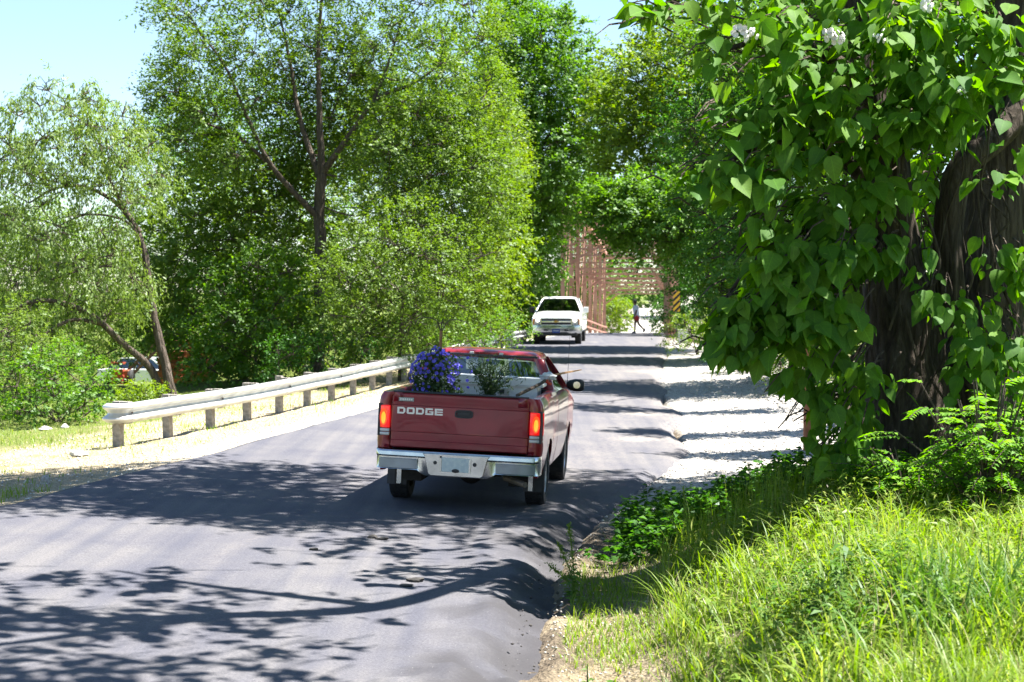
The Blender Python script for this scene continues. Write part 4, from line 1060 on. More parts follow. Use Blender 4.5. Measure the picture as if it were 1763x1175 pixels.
# --- big spreading tree left of the road
Y = 50
b0 = gbase(546, Y)
elm = [([b0, W(549,560,Y), W(553,460,Y), W(550,370,Y), W(553,300,Y)], .21, .15),
       ([W(550,375,Y), W(490,315,Y-.6), W(455,265,Y-.9), W(420,190,Y-1.2), W(385,110,Y-1.4), W(330,40,Y-1.6)], .10, .025),
       ([W(470,290,Y-.7), W(410,235,Y-1.2), W(360,215,Y-1.7), W(300,190,Y-2)], .065, .02),
       ([W(552,310,Y), W(515,200,Y+.5), W(500,110,Y+.7), W(480,20,Y+1)], .10, .03),
       ([W(553,305,Y), W(550,180,Y), W(548,80,Y+.2), W(560,-60,Y)], .12, .03),
       ([W(555,300,Y), W(600,235,Y-.5), W(650,170,Y-.8), W(710,145,Y-1.0), W(760,110,Y-1.2)], .105, .025),
       ([W(640,180,Y-.8), W(665,120,Y-.8), W(690,40,Y-.6)], .06, .02)]
cl = np.concatenate([clumps_px([(265,30),(330,-60),(520,-120),(720,-110),(815,-30),(850,90),(868,230),(850,330),(800,300),(690,170),(600,110),(500,130),(440,190),(330,150),(280,90)], Y, 3.2, 92, 8, 11),
                     clumps_px([(430,190),(500,100),(600,60),(700,150),(650,250),(560,310),(470,280)], Y+2.2, 1.2, 46, 4, 14),
                     clumps_px([(275,110),(350,150),(420,230),(440,300),(360,290),(290,260),(268,180)], Y-1, 2.0, 22, 8, 12),
                     clumps_px([(620,180),(740,170),(850,260),(870,380),(800,420),(680,370),(620,290)], Y-1.5, 2.0, 46, 8, 13)])
make_tree('spreading_tree', 'tall spreading tree with forking bare limbs behind the guardrail', elm, cl, .62, 'leaf_elm', L=.105, aspect=.5, sprays=32, per=20, seed=21, spray_len=.5)

# lower leafy growth in front of its trunk: young trees behind the rail
Y = 46
cl = clumps_px([(600,400),(700,360),(800,400),(862,440),(830,500),(800,560),(700,600),(610,600),(560,560),(570,470)], Y, 1.8, 62, 10, 31)
make_tree('young_elm', 'pale green young tree drooping over the guardrail beside the red pickup', [([gbase(690,Y), W(690,560,Y), W(700,480,Y), W(720,410,Y)], .07, .02), ([W(692,560,Y), W(760,500,Y), W(810,450,Y)], .04,.012), ([W(692,540,Y), W(640,480,Y), W(610,430,Y)], .04,.012)], cl, .55, 'leaf_elm', L=.08, sprays=28, per=18, seed=32)
Y = 53
cl = clumps_px([(280,330),(400,260),(520,300),(560,400),(560,600),(470,640),(330,640),(270,560),(255,440)], Y, 2.4, 95, 10, 33)
make_tree('dense_maple', 'dense mid green maple filling the space left of the spreading tree trunk', [([gbase(420,Y+1), W(420,560,Y+1), W(415,470,Y+1), W(405,360,Y+1)], .11, .03), ([W(420,540,Y+1), W(480,450,Y+1), W(520,380,Y)], .06,.02), ([W(418,520,Y+1), W(350,440,Y+1), W(310,380,Y)], .06,.02)], cl, .72, 'leaf_elm', L=.12, aspect=.65, sprays=28, per=18, seed=34)
Y = 49
cl = clumps_px([(350,470),(450,440),(520,470),(530,600),(450,640),(350,650),(330,560)], Y, 1.3, 34, 8, 35)
make_tree('leafy_sapling', 'low leafy sapling in front of the dense maple behind the guardrail', [([gbase(440,Y), W(440,580,Y), W(435,500,Y)], .05,.015), ([W(440,590,Y), W(380,530,Y)], .03,.01)], cl, .5, 'leaf_mid', L=.105, aspect=.7, sprays=24, per=16, seed=36)
Y = 60
cl = clumps_px([(600,150),(760,120),(870,200),(900,330),(890,480),(850,580),(740,610),(620,600),(560,480),(560,300)], Y, 2.6, 95, 8, 37)
make_tree('backdrop_elm', 'yellow green elm behind the spreading tree at the rail', [([gbase(730,Y), W(730,520,Y), W(725,380,Y), W(720,250,Y)], .15,.04), ([W(728,470,Y), W(800,380,Y), W(840,280,Y)], .07,.02), ([W(728,450,Y), W(650,360,Y), W(610,270,Y)], .07,.02)], cl, .8, 'leaf_lime', L=.125, sprays=28, per=18, seed=38)
# bright young growth hanging in front of the dark tree by the bridge
Y = 56
cl = np.concatenate([clumps_px([(800,420),(862,425),(890,455),(850,500),(835,560),(800,585),(770,540)], Y, 1.0, 26, 5, 39), clumps_px([(800,200),(870,180),(905,240),(890,330),(840,360),(800,300)], Y, 1.2, 26, 5, 40)])
make_tree('lime_tree', 'slim bright lime green tree in front of the dark tree near the bridge', [([gbase(815,Y), W(818,520,Y), W(822,400,Y), W(840,250,Y)], .08,.02)], cl, .48, 'leaf_lime', L=.095, sprays=24, per=16, seed=41)
# tall tree by the white truck
Y = 76
cl = clumps_px([(850,60),(880,10),(940,15),(985,45),(990,95),(1022,140),(1035,220),(1020,300),(1000,330),(985,365),(950,390),(958,440),(935,500),(900,560),(850,580),(835,480),(850,330),(838,180)], Y, 3.0, 130, 9, 42)
make_tree('tall_dark_tree', 'tall rich green tree rising left of the bridge beside the white pickup', [([gbase(880,Y), W(885,500,Y), W(900,380,Y), W(915,230,Y), W(920,90,Y)], .22,.05), ([W(895,420,Y), W(940,330,Y), W(990,260,Y)], .10,.03), ([W(905,300,Y), W(960,210,Y), W(1000,160,Y)], .08,.03), ([W(895,400,Y), W(865,280,Y), W(862,160,Y)], .09,.03)], cl, .95, 'leaf_mid', L=.165, aspect=.62, sprays=32, per=20, seed=43, bark='bark_dark', spray_len=.6)
# right of the road
Y = 66
cl = clumps_px([(1045,110),(1075,65),(1110,75),(1150,40),(1240,20),(1320,60),(1340,200),(1300,330),(1220,400),(1140,370),(1085,330),(1050,300),(1035,220)], Y, 3.0, 120, 9, 44)
make_tree('bright_maple', 'sunlit yellow green maple right of the road near the bridge', [([gbase(1225,Y), W(1222,500,Y), W(1210,350,Y), W(1190,200,Y)], .2,.05), ([W(1218,450,Y), W(1140,340,Y), W(1080,250,Y)], .09,.03), ([W(1214,400,Y), W(1270,280,Y), W(1290,180,Y)], .09,.03)], cl, .85, 'leaf_lime', L=.15, aspect=.65, sprays=30, per=18, seed=45, bark='bark_dark', spray_len=.55)
Y = 57
cl = clumps_px([(1065,360),(1120,330),(1210,290),(1290,330),(1340,440),(1330,560),(1270,585),(1240,540),(1225,470),(1150,425),(1070,400)], Y, 2.2, 96, 8, 46)
cl = np.concatenate([cl, clumps_px([(1035,335),(1080,320),(1130,330),(1150,420),(1100,430),(1045,400)], Y-.5, 1.0, 22, 4, 146)])
make_tree('overhanging_maple', 'deep green maple reaching a low limb in front of the truss bridge', [([gbase(1285,Y), W(1280,520,Y), W(1265,420,Y), W(1250,320,Y)], .17,.05), ([W(1272,470,Y), W(1200,410,Y), W(1130,385,Y), W(1085,380,Y)], .075,.02)], cl, .7, 'leaf_mid', L=.125, aspect=.7, sprays=28, per=18, seed=47, bark='bark_dark')
Y = 44
cl = clumps_px([(1180,180),(1260,120),(1400,60),(1520,100),(1540,300),(1500,520),(1400,570),(1290,560),(1240,470),(1200,380),(1170,280)], Y, 2.6, 110, 10, 48)
make_tree('dark_maple', 'broad shady dark green maple just behind the heart leaved tree', [([gbase(1440,Y), W(1440,560,Y), W(1420,420,Y), W(1400,260,Y), W(1390,100,Y)], .2,.06), ([W(1430,470,Y), W(1340,360,Y), W(1270,260,Y)], .08,.025)], cl, .75, 'leaf_deep', L=.10, aspect=.7, sprays=25, per=18, seed=49, bark='bark_dark')
# thicket behind the thick trunks, closing the right edge
Y = 22
cl = clumps_px([(1430,-40),(1820,-40),(1820,760),(1700,780),(1480,690),(1440,400)], Y, 1.2, 120, 8, 148)
make_tree('thicket_tree', 'leafy thicket tree filling the gaps behind the thick dark trunks', [([gbase(1690,Y), W(1690,600,Y), W(1670,400,Y), W(1650,150,Y)], .12,.04), ([W(1688,560,Y), W(1580,420,Y), W(1520,250,Y)], .06,.02), ([W(1686,540,Y), W(1760,380,Y), W(1790,200,Y)], .06,.02)], cl, .55, 'leaf_mid', L=.10, aspect=.6, sprays=22, per=14, seed=149, bark='bark_dark')
# right roadside shrubs
def shrub(name, label, poly, Y, depth, n, rad, mat, px, L=.07, seed=1, per=14, sprays=16, aspect=.55, group=None, cat='shrub', style='broad'):
    cl = clumps_px(poly, Y, depth, n, 3, seed); b = gbase(px, Y, .05); r = random.Random(seed); stems = []
    for k in range(4):
        c = cl[r.randrange(len(cl))]; stems.append(([b, ((b[0]+c[0])/2+r.uniform(-.1,.1), (b[1]+c[1])/2, (b[2]+c[2])/2+.1), tuple(c)], .022, .008))
    return make_tree(name, label, stems, cl, rad, mat, L=L, aspect=aspect, sprays=sprays, per=per, seed=seed, branch=.02, twigs=3, group=group, cat=cat, spray_len=.28, stem_n=6, style=style)
shrub('roadside_shrub', 'bright green shrub on gravel edge below the striped marker right of the bridge', [(1150,560),(1200,545),(1250,560),(1260,600),(1200,610),(1150,596)], 62, .9, 20, .35, 'leaf_lime', 1200, seed=51)
shrub('roadside_shrub', 'dark leafy shrub at the edge of the gravel under the maples', [(1225,590),(1290,560),(1350,580),(1360,640),(1290,655),(1235,625)], 50, 1.0, 24, .38, 'leaf_deep', 1295, seed=52)
shrub('roadside_shrub', 'sunlit yellow green shrub beside the reddish wooden post', [(1330,600),(1380,560),(1440,580),(1450,650),(1400,660),(1340,655)], 40, .8, 26, .32, 'leaf_lime', 1400, seed=53)
# left: leaning airy tree with two arching stems
Y = 41
bb = gbase(300,Y)
st = [([bb, W(285,630,Y), W(262,530,Y), W(250,440,Y), W(232,390,Y), W(205,345,Y), W(180,290,Y), W(170,230,Y)], .13,.03),
      ([(bb[0]-.28,bb[1],bb[2]), W(262,640,Y), W(215,595,Y-.5), W(160,545,Y-1), W(100,520,Y-1.3), W(40,525,Y-1.6), W(-20,575,Y-1.8)], .11,.035),
      ([W(178,558,Y-.8), W(120,552,Y-1.3), W(60,590,Y-1.8), W(15,650,Y-2.0), W(-5,700,Y-2)], .055,.02),
      ([W(240,400,Y), W(200,350,Y), W(145,322,Y-.4), W(95,325,Y-.7), W(50,350,Y-.8)], .07,.02),
      ([W(245,420,Y), W(215,380,Y-.3), W(150,370,Y-.6), W(100,390,Y-.9)], .04,.015),
      ([W(205,345,Y), W(215,290,Y), W(225,240,Y)], .045,.015),
      ([W(258,510,Y), W(210,465,Y-.4), W(160,460,Y-.7), W(95,480,Y-1)], .04,.012)]
cl = np.concatenate([clumps_px([(30,190),(75,150),(130,150),(200,180),(250,215),(278,300),(240,370),(150,330),(60,330),(-20,330),(-10,240)], Y, 1.8, 52, 6, 54),
                     clumps_px([(-30,330),(120,350),(240,400),(262,500),(180,560),(60,540),(-40,560)], Y-.2, 1.6, 50, 8, 55)])
make_tree('leaning_willow', 'airy leaning tree with arching grey stems at the far left', st, cl, .48, 'leaf_willow', L=.10, aspect=.36, sprays=21, per=16, style='willow', seed=56, spray_len=.45)
Y = 54
cl = clumps_px([(-60,370),(60,350),(180,400),(290,470),(300,560),(230,610),(100,640),(-60,640)], Y, 2.2, 78, 8, 57)
make_tree('rounded_willow', 'rounded yellow green willow mass behind the leaning tree at the left', [([gbase(90,Y), W(90,580,Y), W(95,500,Y), W(100,420,Y)], .13,.04), ([W(90,560,Y), W(180,500,Y), W(230,470,Y)], .06,.02), ([W(90,550,Y), W(10,490,Y)], .06,.02)], cl, .75, 'leaf_willow', L=.10, aspect=.4, sprays=26, per=17, seed=58)
shrub('verge_shrub', 'dark rounded shrub on the grass left of the guardrail end', [(20,640),(90,610),(165,640),(180,710),(120,728),(20,725)], 36, 1.0, 26, .38, 'leaf_mid', 100, seed=59, L=.08)
shrub('verge_shrub', 'pale feathery bush at the left photo edge above the straw verge', [(-30,540),(50,540),(95,600),(90,690),(30,700),(-30,700)], 38, 1.0, 26, .42, 'leaf_willow', 35, seed=60, L=.085, aspect=.35)
shrub('verge_shrub', 'small yellow green bush under the leaning tree near the red machine', [(215,684),(255,676),(285,684),(290,706),(240,714),(205,706)], 39, .5, 14, .25, 'leaf_lime', 250, seed=61)
shrub('verge_shrub', 'dark undergrowth bush behind the guardrail below the spreading tree', [(470,600),(560,580),(640,590),(650,640),(560,660),(470,665)], 45, .8, 26, .36, 'leaf_deep', 560, seed=62)
shrub('verge_shrub', 'green undergrowth bush behind the guardrail near the oncoming pickup', [(700,560),(790,560),(880,545),(905,580),(820,610),(700,640)], 52, .9, 28, .36, 'leaf_mid', 800, seed=63)
# background trees that close the view
def back_tree(label, px, Y, poly, mat, n, seed, rad=1.2, L=.16):
    cl = clumps_px(poly, Y, 3.0, n, 6, seed); t = cl.mean(0)
    make_tree('background_tree', label, [([gbase(px,Y), tuple((np.array(gbase(px,Y))+t)/2), tuple(t)], .22, .06)], cl, rad, mat, L=L, aspect=.6, sprays=22, per=16, seed=seed, bark='bark_dark', twigs=2, spray_len=.8, group='trees closing the view')
back_tree('distant green tree behind the dense maple left of centre', 350, 84, [(250,250),(350,170),(480,160),(560,260),(570,600),(250,620)], 'leaf_mid', 120, 71)
back_tree('distant green tree behind the willow at the left edge', 60, 95, [(-80,400),(60,360),(200,400),(290,450),(290,620),(-80,640)], 'leaf_mid', 80, 72)
back_tree('distant green tree behind the elm and the tall bridge tree', 760, 98, [(600,200),(760,60),(870,100),(900,300),(890,560),(620,600)], 'leaf_deep', 110, 73, 1.4)
back_tree('shady tree beside the far right of the bridge behind the maples', 1290, 88, [(1180,180),(1300,100),(1450,120),(1460,560),(1230,575),(1190,450)], 'leaf_deep', 70, 74, 1.3)
back_tree('distant tree beyond the left side of the bridge', 985, 150, [(930,330),(1000,300),(1050,360),(1060,500),(1045,545),(930,560)], 'leaf_mid', 90, 75, 1.6, .24)
back_tree('distant tree over the road beyond the bridge portal', 1085, 200, [(1030,400),(1090,380),(1170,420),(1180,515),(1110,530),(1040,535)], 'leaf_mid', 44, 76, 2.0, .3)
back_tree('distant dark tree beyond the right truss of the bridge', 1200, 170, [(1140,350),(1220,330),(1290,380),(1280,540),(1160,530)], 'leaf_deep', 44, 77, 1.8, .28)
shrub('far_bush', 'yellow green bush beside the road seen under the bridge portal', [(1040,520),(1075,515),(1090,545),(1070,575),(1040,580)], 128, 1.2, 22, .6, 'leaf_lime', 1062, seed=78, L=.16)
shrub('far_bush', 'leafy bush by the right truss of the bridge behind the walker', [(1118,515),(1160,505),(1172,560),(1150,575),(1125,560)], 120, 1.2, 22, .5, 'leaf_deep', 1150, seed=79, L=.14)
shrub('far_bush', 'leafy bush crowding the right end post of the bridge behind the striped marker', [(1148,430),(1185,420),(1200,500),(1195,585),(1160,590),(1150,540)], 84, .9, 34, .42, 'leaf_deep', 1175, seed=80, L=.12)

# --- tall tree beyond the frame's top right whose crown shades the road by the red pickup
def wclumps(boxes, seed):
    r = np.random.default_rng(seed); out = []
    for (x0,x1,y0,y1,z0,z1,n) in boxes: out.append(np.stack([r.uniform(x0,x1,n), r.uniform(y0,y1,n), r.uniform(z0,z1,n)],1))
    return np.concatenate(out)
cl = wclumps([(-2.6,2.6,18.6,23.4,8.6,10.4,86),(2.0,5.6,18.4,22.8,8.4,11.5,44),(5.4,9.0,19.0,24.0,7.6,12,30)], 81)
# the crown is open over the truck: no clump between the sun and the cab or toolbox
kx = cl[:,0]-(cl[:,2]-1.4)*S_DIR.x/S_DIR.z; ky = cl[:,1]-(cl[:,2]-1.4)*S_DIR.y/S_DIR.z
cl = cl[~((kx > -1.5) & (kx < .3) & (ky > 20.0) & (ky < 23.6))]
r_l = np.random.default_rng(181)
cl = np.concatenate([cl] + [np.stack([r_l.uniform(5.6,9.6,k), yy+r_l.uniform(-.12,.12,k), r_l.uniform(8.3,8.7,k)],1) for yy, k in ((27.3,13),(31.0,12),(36.5,10))])
b = (7.6,24.0,gz1(7.6,24.0)-.2)
make_tree('tall_roadside_tree', 'tall tree behind the heart leaved tree arching its crown over the road', [([b,(7.3,24.0,3.0),(6.6,23.6,6.0),(5.6,23.2,9.0)], .3,.12), ([(6.7,23.7,5.6),(4.2,21.6,8.0),(1.6,20.4,9.2),(-.6,19.8,9.6)], .14,.04), ([(6.9,23.8,5.0),(8,23.4,8.0),(8.4,23.4,10)], .14,.04), ([(7.1,24,5.5),(9.2,26.6,8.0),(8.4,27.3,8.5),(5.8,27.3,8.5)], .09,.03), ([(7.2,24,4.6),(9.8,29,7.6),(8.8,31,8.5),(5.8,31,8.5)], .09,.03), ([(9.8,29,7.6),(10,34,8.2),(8.6,36.5,8.5),(5.8,36.5,8.5)], .07,.03)], cl, np.where(cl[:,1] > 26.5, .36, .85), 'leaf_deep', L=.13, aspect=.7, sprays=24, per=15, seed=82, bark='bark_dark', spray_len=.6)
cl = wclumps([(5.2,6.2,36,38,7.5,9.0,5),(6.5,9.5,41,45,6,11,36),(4.6,7,42,44,8,10,12)], 83)
b = (9.0,42,gz1(9.0,42)-.2)
make_tree('gravel_edge_tree', 'tree at the gravel edge whose limbs stripe the road with shade', [([b,(8.9,42,3),(8.4,42,6.5),(7.8,42,10)], .22,.07), ([(8.7,42,5),(6.8,41,7.4),(5.4,37.5,8.4)], .08,.02), ([(8.6,42,5.5),(6.4,43,8),(5,43,9)], .08,.02)], cl, .7, 'leaf_mid', L=.11, aspect=.7, sprays=22, per=15, seed=84, bark='bark_dark')
# ------------------------------------------------------------------ heart leaved tree in the right foreground
def heart_mesh(name, curl, fold, twist=0.0):
    """one heart shaped leaf, unit length, stem end at the origin, tip along -Z, face along -Y"""
    mid = [(0,0),(.06,0),(.30,0),(.55,0),(.78,0),(1.0,0)]              # along, across
    edge = [(-.03,.10),(.03,.25),(.20,.37),(.42,.375),(.70,.215),(1.0,0)]
    V = []; 
    def pos(t, a):
        return (a*(1-.0*t), -(-.5*curl*t*t) - abs(a)*fold + twist*a*t, -t)
    for (t,_),(te,a) in zip(mid, edge):
        V.append(pos(t,0)); V.append(pos(te,a)); V.append(pos(te,-a))
    F = []
    for i in range(5):
        m0, l0, r0, m1, l1, r1 = 3*i, 3*i+1, 3*i+2, 3*i+3, 3*i+4, 3*i+5
        if i < 4: F += [(m0,l0,l1),(m0,l1,m1),(m0,m1,r1),(m0,r1,r0)]
        else: F += [(m0,l0,m1),(m0,m1,r0)]
    # no separate end vertices at the tip
    return np.array(V), np.array(F)
def vein_leaf():
    """heart leaf: pale midrib and side veins, slightly blotched blade"""
    nt = MATS['leaf_catalpa'].node_tree; N = nt.nodes.new; Lk = nt.links.new
    ramp = [n for n in nt.nodes if n.type == 'VALTORGB'][0]; users = [l.to_socket for l in ramp.outputs[0].links]
    a = N('ShaderNodeAttribute'); a.attribute_name = 'leafco'; sx = N('ShaderNodeSeparateXYZ'); Lk(a.outputs['Vector'], sx.inputs[0])
    def M(op, x, y=None):
        m = N('ShaderNodeMath'); m.operation = op
        for i, v in enumerate((x, y)):
            if v is None: continue
            if isinstance(v, (int, float)): m.inputs[i].default_value = v
            else: Lk(v, m.inputs[i])
        return m.outputs[0]
    ab = M('ABSOLUTE', sx.outputs[0]); rib = M('LESS_THAN', ab, .014)
    ph = M('MULTIPLY', M('SUBTRACT', sx.outputs[1], M('MULTIPLY', ab, .9)), 42.0); side = M('MULTIPLY', M('GREATER_THAN', M('SINE', ph), .90), .45)
    v = M('MAXIMUM', rib, side)
    nz = N('ShaderNodeTexNoise'); nz.inputs['Scale'].default_value = 3.5; nz.inputs['Detail'].default_value = 4; Lk(a.outputs['Vector'], nz.inputs['Vector'])
    hv = N('ShaderNodeHueSaturation'); Lk(ramp.outputs[0], hv.inputs['Color']); Lk(M('ADD', M('MULTIPLY', nz.outputs['Fac'], .7), M('ADD', M('MULTIPLY', v, .35), .65)), hv.inputs['Value'])
    for u in users: Lk(hv.outputs[0], u)
vein_leaf()
HEARTS = [heart_mesh('leaf', c, f, t) for c, f, t in ((.35,.22,.05),(.15,.10,-.08),(.55,.30,.0),(.05,.35,.12))]

def build_catalpa():
    Yc = 15.6
    base = at(1600, 838, Yc); gx = base.x; base.z = gz1(gx, Yc)-.1
    root = empty('heart_leaved_tree', base); tag(root, 'large tree with big heart shaped leaves and thick dark trunks at the right', 'tree')
    rs = np.random.default_rng(91)
    def stem(name, pts, rr, n=16, rough=.12, bark='bark_dark'):
        q = catmull(pts, 7); k = len(q); rad = np.interp(np.linspace(0,1,k), np.linspace(0,1,len(rr)), rr); m = MB(); loops = []; ref = None
        for i, p in enumerate(q):
            t = (q[min(i+1,k-1)]-q[max(i-1,0)]).normalized()
            if ref is None: ref = t.cross(Vector((.2,.9,.3))).normalized()
            ref = (ref-t*ref.dot(t)).normalized(); s = t.cross(ref); l = []
            for j in range(n):
                a = 2*math.pi*j/n; f = 1+rough*(math.sin(a*3+i*.23)+.6*math.sin(a*5-i*.31+1)+.5*math.sin(a*8+i*.5))*(.7+.5*math.sin(i*.9))
                l.append(p + (ref*math.cos(a)+s*math.sin(a))*float(rad[i])*f - base)
            loops.append(l)
        m.loft(loops, True, True); return m.build(name, bark, root, smooth=70)
    Y = Yc
    stem('trunk', [at(1580,850,Y), at(1568,740,Y), at(1560,640,Y), at(1548,540,Y), at(1535,430,Y), at(1525,300,Y), at(1500,140,Y), at(1470,-60,Y), at(1440,-250,Y+.3)], [.46,.40,.34,.30,.24,.22,.19,.17,.12], 22, .13)
    stem('trunk', [at(1660,850,Y+.2), at(1668,740,Y+.25), at(1690,600,Y+.3), at(1700,480,Y+.35), at(1712,330,Y+.4), at(1730,180,Y+.4), at(1760,-20,Y+.4), at(1790,-260,Y+.4)], [.50,.42,.36,.31,.27,.24,.21,.16], 22, .10)
    stem('limb', [at(1640,560,Y-.05), at(1632,460,Y-.10), at(1636,360,Y-.15), at(1655,290,Y-.15), at(1700,250,Y-.1), at(1745,205,Y+.05), at(1770,120,Y+.2)], [.15,.135,.13,.125,.12,.12,.11], 14, .06)
    stem('limb', [at(1545,480,Y), at(1500,420,Y-.2), at(1440,390,Y-.4), at(1370,400,Y-.6), at(1300,450,Y-.8), at(1245,520,Y-.9)], [.09,.07,.05,.035,.025,.012], 8, .05)
    stem('limb', [at(1530,360,Y), at(1460,280,Y-.3), at(1380,250,Y-.5), at(1290,260,Y-.7), at(1215,310,Y-.8)], [.09,.07,.05,.03,.012], 8, .05)
    stem('limb', [at(1510,180,Y), at(1430,100,Y-.3), at(1330,70,Y-.5), at(1230,90,Y-.6)], [.09,.07,.04,.012], 8, .05)
    stem('limb', [at(1480,-20,Y), at(1380,-60,Y-.2), at(1240,-40,Y-.2), at(1150,10,Y-.2), at(1090,28,Y-.2)], [.10,.07,.045,.025,.010], 8, .05)
    # limbs that leave the frame at the top and hang over the road
    top1 = at(1450,-200,Y+.2)
    L1 = [top1, Vector((1.9,13.6,6.2)), Vector((1.1,13.0,7.0)), Vector((.2,12.6,7.5)), Vector((-1.2,12.3,8.2))]
    stem('limb', L1, [.15,.13,.11,.08,.03], 10, .05)
    stem('limb', [L1[2], Vector((.6,12.0,8.0)), Vector((.2,11.3,8.8))], [.09,.06,.02], 8)
    stem('limb', [L1[1], Vector((1.2,14.2,7.6)), Vector((.6,14.8,8.4))], [.09,.06,.02], 8)
    stem('limb', [L1[3], Vector((-.8,13.3,7.2)), Vector((-1.8,13.8,7.4))], [.06,.04,.015], 8)
    top2 = at(1785,-230,Y+.4); stem('limb', [top2, Vector((5.2,15.6,7.2)), Vector((6.0,16.2,9.6))], [.16,.13,.06], 10)
    # thin hanging stems and dead twigs round the trunk
    m = MB()
    for k in range(30):
        px = rs.uniform(1470,1763); py0 = rs.uniform(180,560); Yk = Y-rs.uniform(.25,.7); h = rs.uniform(80,320)
        q = catmull([at(px,py0,Yk), at(px+rs.uniform(-22,22),py0+h*.35,Yk-.04), at(px+rs.uniform(-30,30),py0+h*.7,Yk), at(px+rs.uniform(-34,34),py0+h,Yk)],4)
        m.tube([p-base for p in q], [rs.uniform(.006,.014)]*len(q), 5, False)
    m.build('hanging_stems','bark_dark',root,smooth=60)['kind'] = 'stuff'
    # leaf clusters: position, outward direction
    CL = []
    WIN1 = [(1485,440),(1590,430),(1640,560),(1650,700),(1640,840),(1525,840),(1500,700),(1478,560)]; WIN2 = [(1605,235),(1790,225),(1790,420),(1700,440),(1605,450)]
    def inside(x, y, P):
        c = False
        for i in range(len(P)):
            (x0,y0),(x1,y1) = P[i], P[i-1]
            if (y0 > y) != (y1 > y) and x < (x1-x0)*(y-y0)/(y1-y0)+x0: c = not c
        return c
    def region(poly, n, y0, y1, seed, size=1.0):
        q, d = poly_sample(poly, max(3,n//4), 0, seed); r = np.random.default_rng(seed+1)
        q = [(a+dx, b+.42*abs(dx)*r.uniform(.4,1.2)+r.uniform(-8,8)) for a, b in q for dx in r.uniform(-1,1,4)*np.array([25,45,70,85])]
        for a, b in q:
            yy = r.uniform(y0, y1)
            if y1 <= Y and (inside(a,b,WIN1) and r.random() < .82 or inside(a,b,WIN2) and r.random() < .92): continue
            CL.append((np.array(at(a,b,yy)), size))
    # dense wall of foliage left of and over the trunks (photo outline), some depth
    region([(1205,120),(1260,60),(1330,20),(1480,-30),(1600,0),(1560,180),(1520,300),(1480,420),(1470,560),(1380,560),(1330,480),(1260,420),(1215,330),(1180,340),(1230,250),(1200,180)], 225, Y-1.5, Y-.2, 101)
    region([(1290,350),(1400,330),(1470,400),(1468,560),(1460,640),(1400,660),(1330,600),(1290,500)], 84, Y-1.4, Y-.2, 102)
    region([(1205,575),(1240,520),(1300,480),(1380,520),(1330,600),(1260,590),(1235,615)], 56, Y-1.5, Y-.9, 103)
    region([(1385,640),(1470,620),(1520,680),(1500,800),(1400,805),(1380,740)], 60, Y-1.2, Y-.3, 104, .9)
    region([(1500,20),(1763,-30),(1780,180),(1720,215),(1640,170),(1560,220)], 88, Y-1.6, Y-.5, 105)
    region([(1560,190),(1640,180),(1620,330),(1600,430),(1540,400)], 26, Y-1.3, Y-.6, 106)
    region([(1720,230),(1790,180),(1790,330),(1740,300)], 12, Y-1.8, Y-1.0, 107)
    region([(1555,400),(1640,440),(1640,560),(1580,600),(1540,520)], 14, Y-1.1, Y-.6, 108)
    region([(1640,420),(1780,380),(1790,640),(1700,620),(1650,560)], 40, Y-1.1, Y-.4, 109, .85)
    region([(1520,560),(1700,560),(1720,620),(1600,640),(1530,620)], 8, Y-1.2, Y-.7, 110, .85)
    region([(1560,640),(1780,640),(1790,820),(1640,830)], 34, Y-1.0, Y-.4, 111, .62)
    region([(1085,15),(1110,-20),(1200,-60),(1330,-60),(1300,10),(1200,40),(1150,35),(1100,45)], 36, Y-1.0, Y-.2, 112)
    region([(1180,210),(1235,180),(1330,240),(1260,340),(1190,335)], 30, Y-1.6, Y-1.1, 113)
    # behind the trunks, closing gaps
    region([(1440,0),(1800,0),(1800,700),(1700,780),(1460,640)], 150, Y+.6, Y+2.2, 114)
    # crown above the frame over road and trunks; unseen right-hand leaves added for shade
    r = np.random.default_rng(115)
    for (x0,x1,y0,y1,z0,z1,n) in ((-3.4,2.4,9.4,14.2,6.6,9.2,330),(-.2,1.6,14.0,14.9,7.4,9.0,14),(1.6,4.6,15.4,17.8,5.6,9.5,48),(4.6,7.5,15.0,18.5,6.0,10,40),(4.75,6.6,14.9,17.0,1.2,6.4,130),(3.2,5.2,9.4,10.9,7,9,44),(-.8,2.4,9.5,11.8,7,9,100)):
        for k in range(n): CL.append((np.array([r.uniform(x0,x1), r.uniform(y0,y1), r.uniform(z0,z1)]), 1.0))
    # leaves
    Ps=[]; Rm=[]; Sz=[]; Vr=[]
    BY = [-80,0,40,60,110,140,200,240,280,320,350,380,430,500,540,600,632,650,700,760,830]
    BX = [1070,1070,1085,1185,1220,1205,1200,1245,1215,1178,1195,1275,1298,1272,1238,1205,1228,1330,1388,1392,1382]
    tw = MB()
    ctr = np.array([4.1, Y+.5, 3.6])
